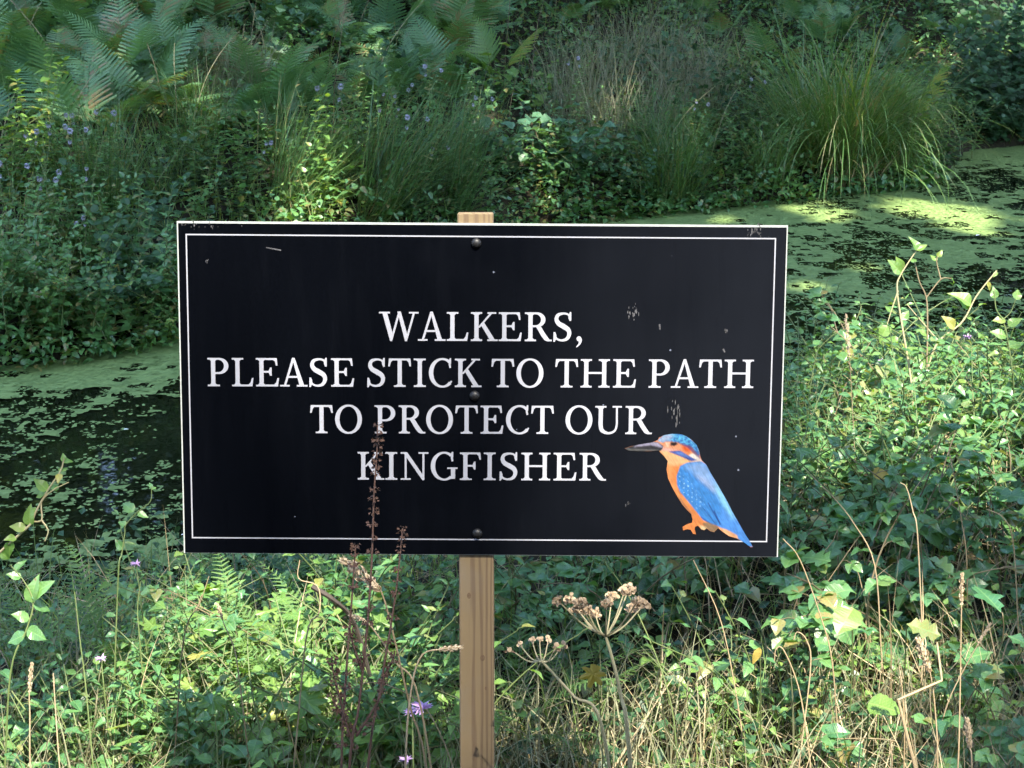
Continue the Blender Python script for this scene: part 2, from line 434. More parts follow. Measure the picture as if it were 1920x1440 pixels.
def wood_mat():
    m, nt, b, out = nodes_of('pine_post')
    N, L = nt.nodes, nt.links
    tc = N.new('ShaderNodeTexCoord')
    mp = N.new('ShaderNodeMapping'); mp.inputs['Scale'].default_value = (1, 1, 0.035); mp.inputs['Location'].default_value = (0.006, 0.05, 0.3)
    L.new(tc.outputs['Object'], mp.inputs['Vector'])
    nz = N.new('ShaderNodeTexNoise'); nz.inputs['Scale'].default_value = 9; nz.inputs['Detail'].default_value = 2
    L.new(mp.outputs[0], nz.inputs['Vector'])
    ad = N.new('ShaderNodeVectorMath'); ad.operation = 'MULTIPLY_ADD'; ad.inputs[1].default_value = (0.02, 0.02, 0.02)
    L.new(nz.outputs['Color'], ad.inputs[0]); L.new(mp.outputs[0], ad.inputs[2])
    wv_ = N.new('ShaderNodeTexWave'); wv_.wave_type = 'RINGS'; wv_.rings_direction = 'Z'; wv_.inputs['Scale'].default_value = 130
    wv_.inputs['Distortion'].default_value = 2.6; wv_.inputs['Detail'].default_value = 2; wv_.inputs['Detail Scale'].default_value = 1.5
    L.new(ad.outputs[0], wv_.inputs['Vector'])
    rp = N.new('ShaderNodeValToRGB')
    e = rp.color_ramp.elements
    e[0].color = (0.155, 0.110, 0.056, 1); e[1].color = (0.105, 0.068, 0.036, 1); e[0].position = 0.45; e[1].position = 0.95
    L.new(wv_.outputs['Fac'], rp.inputs[0])
    gz = N.new('ShaderNodeTexNoise'); gz.inputs['Scale'].default_value = 7; gz.inputs['Detail'].default_value = 4
    L.new(tc.outputs['Object'], gz.inputs['Vector'])
    gr = N.new('ShaderNodeMapRange'); gr.inputs[1].default_value = 0.5; gr.inputs[2].default_value = 0.75; gr.inputs[4].default_value = 0.8
    L.new(gz.outputs['Fac'], gr.inputs[0])
    mx = N.new('ShaderNodeMix'); mx.data_type = 'RGBA'; L.new(gr.outputs[0], mx.inputs[0])
    L.new(rp.outputs[0], mx.inputs[6]); mx.inputs[7].default_value = (0.14, 0.12, 0.095, 1)
    L.new(mx.outputs[2], b.inputs['Base Color'])
    fb = N.new('ShaderNodeMapping'); fb.inputs['Scale'].default_value = (900, 900, 25); L.new(tc.outputs['Object'], fb.inputs['Vector'])
    fn = N.new('ShaderNodeTexNoise'); fn.inputs['Scale'].default_value = 1; L.new(fb.outputs[0], fn.inputs['Vector'])
    bp = N.new('ShaderNodeBump'); bp.inputs['Strength'].default_value = 0.3; bp.inputs['Distance'].default_value = 0.001
    L.new(fn.outputs['Fac'], bp.inputs['Height']); L.new(bp.outputs[0], b.inputs['Normal'])
    set_in(b, Roughness=0.75)
    return m
M_knot = plain('wood_knot', (0.075, 0.045, 0.024), 0.8, (0.13, 0.085, 0.048), 300)
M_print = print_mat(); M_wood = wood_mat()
M_white = plain('white_print', (0.29, 0.295, 0.335), 0.4, (0.26, 0.265, 0.30), 25)
M_edge = plain('white_board_edge', (0.34, 0.36, 0.35), 0.5, (0.26, 0.28, 0.27), 120)
M_screw = plain('black_screw', (0.007, 0.007, 0.008), 0.5, spec=0.4)
M_drop = plain('droppings', (0.012, 0.012, 0.014), 0.8, (0.085, 0.085, 0.092), 220)

# post foot on the ground, the whole sign leaning back with it
pxc = on_board(892, 728)[0]
sgn_len = 1.55
foot = B_C + B_X * pxc + B_UP * (-0.95)
k = (float(ground(foot[0], foot[1])) - 0.25 - B_C[2]) / B_UP[2]
foot = B_C + B_X * pxc + B_UP * k
SIGN = empty('notice_sign'); SIGN.matrix_basis = m4(R_B, foot)
tag(SIGN, 'black notice board with white lettering and a blue kingfisher on a wooden post', 'sign')
def s_local(x2, y2, depth=0.0):
    """board coordinates -> sign local metres"""
    cx, sx = math.cos(ROLL), math.sin(ROLL)
    X = cx * x2 - sx * y2 + BC2[0] - pxc
    Y = sx * x2 + cx * y2 + BC2[1] - k
    return np.stack([X, np.broadcast_to(depth, np.shape(X)), Y], -1)
def flat(name, P2, F, mat, depth, parent=SIGN, cols=None):
    P2 = np.asarray(P2, float)
    me = mesh_np(name, s_local(P2[:, 0], P2[:, 1], depth), F, mat)
    if cols is not None:
        a = me.color_attributes.new('paint', 'FLOAT_COLOR', 'POINT')
        c4 = np.concatenate([cols, np.ones((len(cols), 1))], 1)
        a.data.foreach_set('color', c4.astype(np.float32).ravel())
    return link(name, me, parent)

# post: 47 mm square with small chamfers
def post_mesh():
    top = on_board(892, 399)[1] - k
    w, c = 0.0235, 0.0016
    ring = np.array([(-w + c, -w), (w - c, -w), (w, -w + c), (w, w - c), (w - c, w), (-w + c, w), (-w, w - c), (-w, -w + c)])
    zs = [0, *np.linspace(0.1, top - 0.002, 14), top]
    V = []
    for j, z in enumerate(zs):
        s = 0.95 if j == len(zs) - 1 else 1
        V += [(x * s, 0.0235 + 0.0035 + y * s, z) for x, y in ring]
    F = [[j * 8 + q, j * 8 + (q + 1) % 8, j * 8 + 8 + (q + 1) % 8, j * 8 + 8 + q] for j in range(len(zs) - 1) for q in range(8)]
    n = len(V) - 8
    return mesh_np('post', V, [np.array(F), np.array([[n + q for q in range(8)]])], M_wood)
link('post', post_mesh(), SIGN)
for kx, kz, kr in ((-0.010, on_board(892, 1118)[1] - k, 0.0028), (0.008, on_board(892, 1235)[1] - k, 0.0032), (0.013, on_board(892, 1292)[1] - k, 0.002)):
    an = np.linspace(0, 2 * math.pi, 14, endpoint=False)
    kv = np.stack([kx + kr * np.cos(an), np.full(14, 0.0031), kz + kr * 1.5 * np.sin(an)], -1)
    link('knot', mesh_np('knot', kv, [np.array([list(range(14))])], M_knot), SIGN)
# board: white-edged panel, then the black print on its face
hw, hh = BW / 2, BH / 2
v8, f8 = box(-hw, hw, 0, 1, -hh, hh)
bv = s_local(v8[:, 0], v8[:, 2], v8[:, 1] * 0.0034)
board = link('board', mesh_np('board', bv, [f8], M_edge), SIGN)
rect = lambda x0, x1, y0, y1: np.array([(x0, y0), (x1, y0), (x1, y1), (x0, y1)])
Q4 = [np.array([[0, 1, 2, 3]])]
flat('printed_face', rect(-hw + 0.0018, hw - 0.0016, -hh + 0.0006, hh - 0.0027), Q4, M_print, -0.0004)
fl = [bl(*p) for p in ((349.5, 440), (1453, 447), (1438, 1013), (361, 1010))]
fx0, fx1 = (fl[0][0] + fl[3][0]) / 2, (fl[1][0] + fl[2][0]) / 2
fy0, fy1 = (fl[2][1] + fl[3][1]) / 2, (fl[0][1] + fl[1][1]) / 2
t = 0.0017
bp_ = np.concatenate([rect(fx0 - t / 2, fx1 + t / 2, fy0 - t / 2, fy1 + t / 2), rect(fx0 + t / 2, fx1 - t / 2, fy0 + t / 2, fy1 - t / 2)])
flat('border_line', bp_, [np.array([[j, (j + 1) % 4, 4 + (j + 1) % 4, 4 + j] for j in range(4)])], M_white, -0.0007)
# screws: domed heads
def screw_mesh():
    V, F = [], []
    prof = [(1.0, 0.0), (1.0, 0.12), (0.93, 0.36), (0.75, 0.58), (0.45, 0.74), (0.0, 0.8)]
    n = 16
    for r, h in prof[:-1]:
        V += [(0.0068 * r * math.cos(a), -0.0068 * h, 0.0068 * r * math.sin(a)) for a in np.linspace(0, 2 * math.pi, n, endpoint=False)]
    V.append((0, -0.0068 * 0.8, 0))
    for j in range(len(prof) - 2):
        F += [[j * n + q, j * n + (q + 1) % n, j * n + n + (q + 1) % n, j * n + n + q] for q in range(n)]
    b0 = (len(prof) - 2) * n
    T = [[b0 + q, b0 + (q + 1) % n, len(V) - 1] for q in range(n)]
    return mesh_np('screw', V, [np.array(F), np.array(T)], M_screw, smooth=True)
sm = screw_mesh()
for u, v in ((893, 456), (890, 742), (895, 1000)):
    p = bl(u, v)
    link('screw', sm, SIGN, Matrix.Translation(Vector(s_local(p[0], p[1], -0.0004))))

# ---- lettering: a bookish serif, each glyph the union of stems, serifs and bowls (units of 1/1000 em)
def ribbon(C, Wd, n=40):
    C = smooth_path(np.array([(a, b, 0) for a, b in C]), n)[:, :2]
    Wd = np.interp(np.linspace(0, 1, n), np.linspace(0, 1, len(Wd)), Wd)
    T = np.gradient(C, axis=0); T /= np.linalg.norm(T, axis=1)[:, None]
    Nn = np.stack([-T[:, 1], T[:, 0]], 1)
    a, b = C + Nn * Wd[:, None] / 2, C - Nn * Wd[:, None] / 2
    return [np.array([a[j], a[j + 1], b[j + 1], b[j]]) for j in range(n - 1)]
def ell(cx, cy, rx, ry, a0, a1, thick, thin, n=44):
    A = np.radians(np.linspace(a0, a1, n))
    wd = thin + (thick - thin) * np.abs(np.cos(A)) ** 1.5
    o = np.stack([cx + (rx + wd / 2) * np.cos(A), cy + (ry + wd / 2) * np.sin(A)], 1)
    q = np.stack([cx + (rx - wd / 2) * np.cos(A), cy + (ry - wd / 2) * np.sin(A)], 1)
    return [np.array([o[j], o[j + 1], q[j + 1], q[j]]) for j in range(n - 1)]
P_ = lambda *a: [np.array(a, float)]
def R_(x0, x1, y0, y1): return P_((x0, y0), (x1, y0), (x1, y1), (x0, y1))
ST, TH, SF = 106, 46, 40
def vstem(cx, y0=0, y1=692, w=ST): return R_(cx - w / 2, cx + w / 2, y0, y1)
def sbot(cx, x0, x1, w=ST):   # foot serif with small brackets
    return R_(x0, x1, 0, SF) + P_((cx - w / 2 - 45, SF - 4), (cx, SF - 4), (cx, SF + 40), (cx - w / 2, SF + 34)) + P_((cx, SF - 4), (cx + w / 2 + 45, SF - 4), (cx + w / 2, SF + 34), (cx, SF + 40))
def stop(cx, x0, x1, w=ST):
    return [np.stack([p[:, 0], 692 - p[:, 1]], 1)[::-1] for p in sbot(cx, x0, x1, w)]
G = {}
G['I'] = (390, vstem(195) + sbot(195, 45, 345) + stop(195, 45, 345))
G['H'] = (815, vstem(182) + sbot(182, 42, 322) + stop(182, 42, 322) + vstem(633) + sbot(633, 493, 773) + stop(633, 493, 773) + R_(182, 633, 332, 380))
botarm = lambda x: P_((182, 0), (x, 0), (x + 28, 205), (x - 12, 205), (x - 45, 95), (x - 95, 46), (182, 46))
toparm = lambda x: P_((182, 692), (182, 646), (x - 85, 646), (x - 40, 610), (x - 15, 510), (x + 25, 510), (x + 8, 692))
midarm = P_((182, 334), (360, 334), (400, 262), (438, 262), (438, 462), (400, 462), (360, 380), (182, 380))
G['L'] = (602, vstem(182) + sbot(182, 42, 240) + stop(182, 42, 330) + botarm(552))
G['E'] = (653, vstem(182) + sbot(182, 42, 240) + stop(182, 42, 240) + botarm(592) + toparm(560) + midarm)
G['F'] = (600, vstem(182) + sbot(182, 42, 345) + stop(182, 42, 240) + toparm(550) + midarm)
def bowl(y0, y1, cx, rx, thick=112):
    return R_(182, cx, y0, y0 + TH) + R_(182, cx, y1 - TH, y1) + ell(cx, (y0 + y1) / 2, rx, (y1 - y0 - TH) / 2, -90, 90, thick, TH)
G['P'] = (610, vstem(182) + sbot(182, 42, 345) + stop(182, 42, 240) + bowl(300, 692, 315, 195))
G['R'] = (702, vstem(182) + sbot(182, 42, 322) + stop(182, 42, 240) + bowl(338, 692, 315, 183) + ribbon([(340, 372), (405, 310), (480, 190), (570, 70), (640, 22)], [70, 108, 112, 108, 60]) + R_(600, 715, 0, SF))
G['T'] = (618, vstem(309) + sbot(309, 160, 458) + R_(48, 570, 646, 692) + P_((40, 692), (22, 500), (62, 500), (90, 605), (140, 650), (140, 692)) + P_((578, 692), (478, 692), (478, 650), (528, 605), (556, 500), (596, 500)))
G['A'] = (671, P_((300, 700), (362, 700), (600, 20), (482, 20)) + P_((300, 700), (345, 640), (138, 20), (86, 20)) + R_(170, 490, 212, 258) + R_(-8, 232, 0, SF) + R_(412, 682, 0, SF))
G['W'] = (977, P_((78, 680), (196, 680), (352, 120), (318, -10), (272, -10)) + P_((272, -10), (322, -10), (505, 610), (505, 700), (480, 700)) + P_((455, 700), (540, 700), (712, 120), (690, -10), (644, -10)) + P_((644, -10), (695, -10), (900, 680), (848, 680)) + R_(-2, 270, 652, 692) + R_(745, 985, 652, 692))
G['K'] = (695, vstem(182) + sbot(182, 42, 322) + stop(182, 42, 322) + P_((215, 330), (262, 318), (590, 680), (528, 680)) + P_((285, 395), (360, 460), (648, 20), (520, 20)) + R_(455, 672, 652, 692) + R_(455, 712, 0, SF))
G['N'] = (767, P_((142, 0), (192, 0), (192, 640), (142, 640)) + R_(590, 640, 40, 692) + P_((70, 692), (205, 692), (640, 70), (640, -8), (588, -8), (120, 660)) + R_(42, 292, 0, SF) + R_(42, 200, 652, 692) + R_(492, 742, 652, 692))
G['O'] = (744, ell(372, 346, 283, 336, 0, 360, 112, TH, 64))
def cshape(): return ell(372, 346, 283, 336, 52, 314, 112, TH, 60)
G['C'] = (642, cshape() + P_((530, 590), (574, 590), (592, 470), (552, 462), (530, 540)) + P_((545, 570), (590, 570), (590, 704), (556, 704), (530, 640)) + ribbon([(565, 102), (588, 122), (602, 150)], [46, 40, 36], 8))
G['G'] = (726, ell(372, 346, 283, 336, 52, 306, 112, TH, 60) + P_((545, 590), (590, 590), (602, 470), (562, 462), (540, 550)) + P_((545, 570), (600, 570), (600, 704), (566, 704), (535, 640)) + vstem(596, 30, 300) + R_(450, 712, 276, 316) + P_((500, 20), (560, 30), (649, 60), (649, 100), (530, 100)))
G['S'] = (561, ribbon([(462, 560), (420, 640), (300, 668), (170, 630), (128, 530), (180, 430), (300, 360), (420, 280), (450, 170), (390, 60), (262, 22), (140, 60), (88, 150)], [46, 46, 48, 80, 98, 112, 122, 112, 98, 78, 48, 46, 46], 80) + P_((425, 560), (452, 490), (496, 490), (496, 704), (462, 704), (440, 650)) + P_((130, 140), (102, 220), (58, 220), (54, -12), (90, -12), (120, 50)))
G['U'] = (757, ribbon([(176, 670), (176, 420), (176, 230), (215, 90), (370, 22), (530, 80), (582, 230), (582, 420), (582, 670)], [106, 106, 106, 100, 56, 52, 50, 48, 48], 60) + stop(176, 36, 316) + R_(470, 706, 652, 692))
G[','] = (270, [np.array([(135 + 62 * math.cos(a), 62 + 62 * math.sin(a)) for a in np.linspace(0, 2 * math.pi, 14, endpoint=False)])] + ribbon([(150, 70), (168, 20), (145, -60), (70, -140)], [90, 80, 50, 20], 14))
def glyph_line(txt):
    polys, x = [], 0.0
    for ch in txt:
        if ch == ' ': x += 241; continue
        adv, ps = G[ch]
        polys.append([p + np.array([x, 0]) for p in ps]); x += adv
    return polys
def union(polys):
    vs, fs = [], []
    for p in polys:
        a = 0.5 * np.sum(p[:, 0] * np.roll(p[:, 1], -1) - np.roll(p[:, 0], -1) * p[:, 1])
        p = p if a > 0 else p[::-1]
        fs.append(list(range(len(vs), len(vs) + len(p)))); vs += [Vector((float(q[0]), float(q[1]))) for q in p]
    v, e, f, ov, oe, of = delaunay_2d_cdt(vs, [], fs, 0, 0.05)
    return np.array([(a.x, a.y) for a in v]), np.array([t_ for t_, o in zip(f, of) if len(o) and len(t_) == 3])
def text_line(txt, u0, v0, u1, v1, cap):
    """left and right ends of the baseline in the photograph; capital height in photo pixels"""
    a, b = bl(u0, v0), bl(u1, v1)
    gl = glyph_line(txt)
    allp = np.concatenate([q for pl in gl for q in pl])
    x0, x1 = allp[:, 0].min(), allp[:, 0].max()
    sx = (b[0] - a[0]) / (x1 - x0); sy = cap / 1130.0 * BW / 692
    mbv, mbf, n = [], [], 0
    for pl in gl:
        V, F = union(pl)
        X = a[0] + (V[:, 0] - x0) * sx
        Y = a[1] + (b[1] - a[1]) * (V[:, 0] - x0) / (x1 - x0) + V[:, 1] * sy
        mbv.append(np.stack([X, Y], 1)); mbf.append(F + n); n += len(V)
    o = flat('lettering', np.concatenate(mbv), [np.concatenate(mbf)], M_white, -0.0008)
    o['label'] = 'white serif capitals reading ' + txt
text_line('WALKERS,', 711, 638.5, 1091, 640, 54)
text_line('PLEASE STICK TO THE PATH', 390, 724, 1412, 727.5, 53.5)
text_line('TO PROTECT OUR', 582, 812, 1222, 814, 53.5)
text_line('KINGFISHER', 671, 899, 1136, 901, 53)

# ---- the printed kingfisher: a flat picture, coloured point by point
def zb(p): return bl(1140 + p[0] / 5.332, 780 + p[1] / 5.332)
bird = [(165, 322), (230, 300), (300, 285), (380, 272), (440, 262), (495, 240), (510, 215), (560, 190), (640, 177), (720, 180), (780, 200), (840, 240), (885, 290), (910, 345), (922, 400), (935, 440), (985, 490), (1020, 560), (1060, 625), (1110, 710), (1150, 780), (1190, 850), (1240, 950), (1290, 1040), (1330, 1110), (1370, 1180), (1410, 1240), (1447, 1308), (1425, 1310), (1385, 1280), (1340, 1250), (1280, 1220), (1210, 1200), (1150, 1160), (1100, 1120), (1060, 1160), (1020, 1150), (985, 1122), (960, 1140), (930, 1130), (900, 1095), (870, 1105), (865, 1130), (880, 1182), (850, 1175), (825, 1135), (790, 1130), (750, 1142), (745, 1105), (790, 1080), (840, 1065), (845, 1030), (830, 980), (790, 940), (740, 880), (690, 800), (640, 710), (600, 620), (585, 530), (597, 450), (560, 400), (505, 345), (400, 352), (300, 353), (200, 345)]
def inside(poly, X, Y):
    poly = np.asarray(poly, float); c = np.zeros(X.shape, bool)
    x1, y1 = poly[-1]
    for x2, y2 in poly:
        hit = ((y2 > Y) != (y1 > Y)) & (X < (x1 - x2) * (Y - y2) / (y1 - y2 + 1e-12) + x2)
        c ^= hit; x1, y1 = x2, y2
    return c
def soft(poly, X, Y, r=9):
    s = 0
    for a in range(8):
        s = s + inside(poly, X + r * math.cos(a * math.pi / 4), Y + r * math.sin(a * math.pi / 4))
    return (s + 2.0 * inside(poly, X, Y)) / 10.0
def paint(X, Y):
    C = np.empty((len(X), 3)); C[:] = (0.80, 0.30, 0.10)              # orange under parts
    def lay(mask, col):
        C[:] = C * (1 - mask[:, None]) + np.asarray(col) * mask[:, None]
    n1 = fbm(X / 30, Y / 30, 3); n2 = vnoise(X / 13, Y / 13, 8); n3 = vnoise(X / 60, Y / 22, 12)
    lay(soft([(500, 330), (600, 350), (900, 440), (800, 470), (640, 500), (585, 470), (560, 400)], X, Y, 16), (0.86, 0.52, 0.27))      # throat
    lay(soft([(590, 480), (640, 480), (640, 640), (760, 880), (735, 900), (640, 720), (595, 600)], X, Y, 16) * 0.6, (0.88, 0.42, 0.17))
    lay(soft([(690, 780), (745, 850), (830, 960), (860, 1010), (835, 1000), (780, 940), (720, 860)], X, Y, 8) * 0.75, (0.30, 0.17, 0.10))
    wing = [(720, 500), (790, 465), (930, 450), (990, 490), (1060, 620), (1150, 770), (1250, 960), (1330, 1105), (1460, 1310), (1400, 1300), (1300, 1225), (1110, 1105), (1070, 1090), (950, 1040), (870, 940), (790, 840), (720, 760), (690, 690), (685, 600)]
    w = soft(wing, X, Y, 5)
    lay(w, (0.06, 0.28, 0.70))
    lay(w * np.clip((n1 - 0.4) * 2.2, 0, 1) * 0.55, (0.12, 0.36, 0.82))
    dots = (np.hypot((X / 41) % 1 - 0.5 + 0.3 * (n2 - 0.5), ((Y + 20 * np.floor(X / 41)) / 44) % 1 - 0.5 + 0.3 * (n1 - 0.5)) < 0.17)
    lay(w * dots * soft([(690, 560), (800, 620), (950, 850), (960, 930), (880, 920), (760, 800), (700, 690)], X, Y, 20), (0.36, 0.62, 0.95))
    lay(soft([(740, 500), (930, 455), (1000, 520), (1120, 720), (1150, 850), (1000, 680), (860, 560)], X, Y, 30) * 0.75, (0.34, 0.50, 0.80))   # scapulars
    lay(soft([(840, 560), (960, 620), (1090, 760), (1060, 760), (920, 640)], X, Y, 22) * 0.6, (0.60, 0.62, 0.80))
    lay(soft([(1060, 640), (1110, 710), (1200, 870), (1280, 1030), (1230, 1040), (1140, 880), (1080, 740)], X, Y, 22) * 0.9, (0.34, 0.72, 0.95))  # rump
    lay(soft([(1130, 900), (1250, 1000), (1330, 1110), (1440, 1300), (1330, 1235), (1110, 1105)], X, Y, 18) * 0.6, (0.13, 0.36, 0.90))
    for a, b, q in (((1000, 870), (1110, 1060), 7), ((960, 930), (1080, 1085), 5), ((1060, 950), (1120, 1080), 9), ((930, 1010), (1040, 1085), 6)):
        a = np.array(a, float); b = np.array(b, float); d = b - a
        tt = np.clip(((X - a[0]) * d[0] + (Y - a[1]) * d[1]) / (d @ d), 0, 1)
        dist = np.hypot(X - a[0] - tt * d[0], Y - a[1] - tt * d[1])
        lay(np.clip(1.4 - dist / q, 0, 1) * 0.8, (0.02, 0.07, 0.28))
    lay(soft([(1000, 1060), (1110, 1110), (1060, 1170), (1010, 1150), (940, 1070)], X, Y, 8) * 0.8, (0.22, 0.20, 0.14))
    lay(soft([(915, 1085), (985, 1110), (970, 1140), (930, 1130)], X, Y, 6), (0.75, 0.62, 0.38))
    lay(soft([(1100, 1110), (1180, 1130), (1290, 1190), (1300, 1225), (1200, 1200), (1140, 1160)], X, Y, 6), (0.86, 0.47, 0.26))
    lay(soft([(735, 1070), (860, 1050), (900, 1090), (890, 1190), (730, 1150)], X, Y, 8) * 0.6, (0.80, 0.30, 0.10))
    # head
    lay(soft([(490, 245), (620, 250), (840, 310), (840, 370), (760, 360), (640, 340), (500, 340)], X, Y, 8), (0.80, 0.36, 0.20))
    lay(soft([(735, 290), (800, 285), (840, 320), (825, 365), (750, 350)], X, Y, 14), (0.78, 0.16, 0.04))
    lay(soft([(480, 300), (600, 320), (720, 340), (620, 350), (510, 345)], X, Y, 12) * 0.8, (0.82, 0.52, 0.50))
    lay(soft([(850, 370), (900, 400), (940, 450), (860, 450), (800, 400), (820, 380)], X, Y, 9), (0.84, 0.78, 0.72))
    lay(soft([(600, 352), (720, 345), (850, 420), (890, 440), (830, 450), (720, 400)], X, Y, 6), (0.06, 0.11, 0.42))
    lay(soft([(660, 358), (730, 356), (820, 415), (760, 405)], X, Y, 8) * 0.7, (0.20, 0.35, 0.78))
    cr_ = soft([(495, 245), (560, 185), (640, 170), (720, 172), (790, 200), (890, 280), (925, 400), (890, 380), (840, 310), (760, 285), (690, 262), (600, 250), (540, 262)], X, Y, 7)
    lay(cr_, (0.05, 0.20, 0.52))
    lay(cr_ * np.clip((n2 - 0.35) * 3, 0, 1) * 0.8, (0.14, 0.55, 0.88))
    lay(cr_ * soft([(480, 250), (560, 180), (660, 175), (620, 240), (540, 265)], X, Y, 22) * 0.65, (0.62, 0.66, 0.82))
    lay(soft([(690, 262), (840, 305), (900, 370), (930, 440), (850, 370), (800, 320)], X, Y, 6) * 0.7, (0.02, 0.05, 0.24))
    lay(soft([(625, 262), (680, 258), (700, 280), (660, 300), (625, 295)], X, Y, 7), (0.03, 0.012, 0.02))
    lay(soft([(575, 262), (615, 262), (610, 310), (575, 305)], X, Y, 6), (0.85, 0.58, 0.42))
    # bill
    bl_ = X < 560 - np.clip((Y - 250) * 0.2, 0, 30)
    bm = soft([(150, 325), (300, 275), (440, 250), (500, 262), (570, 310), (520, 350), (300, 360), (180, 350)], X, Y, 5) * bl_
    lay(bm, (0.045, 0.045, 0.055))
    lay(bm * soft([(300, 285), (440, 262), (500, 262), (560, 320), (430, 290), (250, 310)], X, Y, 8), (0.42, 0.40, 0.55))
    lay(bm * soft([(165, 318), (220, 325), (500, 335), (500, 345), (220, 345)], X, Y, 4) * 0.45, (0.30, 0.31, 0.30))
    n4 = fbm((X * 0.86 - Y * 0.5) / 9, (X * 0.5 + Y * 0.86) / 60, 23, 3)
    C *= (0.92 + 0.16 * n3)[:, None] * (0.62 + 0.76 * n4)[:, None]
    return np.clip(C ** 1.1 / 3.1, 0.003, 0.38)
def bird_part():
    ol = np.array(bird, float)
    # a little denser outline
    ol = np.concatenate([np.linspace(ol[j], ol[(j + 1) % len(ol)], 3)[:2] for j in range(len(ol))])
    gx_, gy_ = np.meshgrid(np.arange(170, 1450, 7.0), np.arange(180, 1310, 7.0))
    gx_ = gx_ + 4.5 * (np.arange(gx_.shape[0])[:, None] % 2)
    X, Y = gx_.ravel(), gy_.ravel()
    ins = inside(ol, X, Y)
    for a in range(6):
        ins &= inside(ol, X + 5 * math.cos(a), Y + 5 * math.sin(a))
    X, Y = X[ins], Y[ins]
    pts = [Vector((float(p[0]), float(-p[1]))) for p in ol] + [Vector((float(a), float(-b))) for a, b in zip(X, Y)]
    v, e, f, *_ = delaunay_2d_cdt(pts, [], [list(range(len(ol)))[::-1]], 1, 0.01)
    PV = np.array([(a.x, -a.y) for a in v]); F = np.array([t_ for t_ in f if len(t_) == 3])
    P2 = np.array([zb(p) for p in PV])
    return P2, F, paint(PV[:, 0], PV[:, 1])
m, nt, b, out = nodes_of('kingfisher_print')
ca = nt.nodes.new('ShaderNodeVertexColor'); ca.layer_name = 'paint'
nt.links.new(ca.outputs[0], b.inputs['Base Color']); set_in(b, Roughness=0.4)
P2, F, colr = bird_part()
o = flat('kingfisher_print', P2, [F], m, -0.0010, cols=colr)
o['label'] = 'printed picture of a blue and orange kingfisher'
# dried droppings and scrapes on the face
rs = random.Random(4)
def blot(cx, cy, w, h, n, streak=1.0):
    mb = MB()
    for _ in range(n):
        x, y = cx + rs.gauss(0, w), cy + rs.gauss(0, h)
        r = rs.uniform(0.35, 1.3)
        pts = [bl(x + r * rs.uniform(.6, 1.2) * math.cos(a), y + r * streak * 2.2 * rs.uniform(.6, 1.2) * math.sin(a)) for a in np.linspace(0, 2 * math.pi, 7, endpoint=False)]
        pts = np.array(pts)
        mb.add(s_local(pts[:, 0], pts[:, 1], -0.00055 - 0.00001 * _), np.array([[0, 1, 2, 3, 4, 5, 6]]))
    o_ = link('dried_dropping', mb.mesh('dried_dropping', M_drop), SIGN); o_['kind'] = 'stuff'
blot(1186, 588, 6, 8, 22, 1.6); blot(1264, 775, 5, 10, 18, 2.4); blot(1417, 433, 9, 6, 30, 1.4); blot(1360, 622, 3, 4, 5)
blot(356, 423, 12, 4, 12); blot(412, 423, 18, 3, 9); blot(388, 490, 2, 2, 5); blot(1176, 945, 2, 3, 5, 2)
for quad in (((499, 463), (527, 468), (527, 470.5), (499, 465)), ((1235, 608), (1238, 607.5), (1239, 618), (1236, 618)), ((1354, 655), (1357, 653), (1360, 660), (1358, 661))):
    p = np.array([bl(*q) for q in quad])
    o_ = flat('scrape_mark', p, Q4, M_drop, -0.00055)

# ------------------------------------------------------------------ plant building blocks
RN = np.random.default_rng(11)
U = RN.uniform
def leaf_template(kind='ovate', nl=10, fold=0.22, curl=0.18, wave=0.0, seed=0):
    """unit leaf: base at the origin, tip at y=1, upper side +z"""
    r = np.random.default_rng(seed)
    t = np.linspace(0, 1, nl + 1)
    if kind == 'ovate':   w = 0.36 * np.sin(np.pi * t ** 0.72) ** 0.9 * (1 - 0.25 * t)
    elif kind == 'lance': w = 0.20 * np.sin(np.pi * t ** 0.75)
    elif kind == 'round': w = 0.46 * np.sqrt(np.clip(1 - (2 * t ** 0.9 - 1) ** 2, 0, 1))
    elif kind == 'bramble': w = 0.40 * np.sin(np.pi * t ** 0.75) ** 0.8
    elif kind == 'oak':   w = 0.34 * np.sin(np.pi * t ** 1.25) ** 0.7 * (1 + 0.38 * np.cos(t * 2 * np.pi * 3.6 + 0.5))
    else: w = 0.3 * np.sin(np.pi * t)
    wl, wr = w.copy(), w.copy()
    if kind in ('bramble', 'round'):
        z = 1 + 0.13 * (np.arange(nl + 1) % 2)
        wl, wr = w * z, w * z
    if kind == 'ovate':
        z = 1 + 0.05 * (np.arange(nl + 1) % 2); wl, wr = w * z, w * z
    wl = np.maximum(wl, 0.012); wr = np.maximum(wr, 0.012)
    wl[-1] = wr[-1] = 0.003
    zc = -curl * t ** 2
    wob = wave * np.sin(t * 9 + seed)
    V = np.concatenate([np.stack([-wl, t - 0.04 * (wl > 0.1), zc + fold * wl + wob * wl], -1), np.stack([0 * t, t, zc], -1), np.stack([wr, t, zc + fold * wr - wob * wr], -1)])
    n = nl + 1; i = np.arange(nl)
    F = np.concatenate([np.stack([i, i + n, i + n + 1, i + 1], -1), np.stack([i + n, i + 2 * n, i + 2 * n + 1, i + n + 1], -1)])
    return V, F
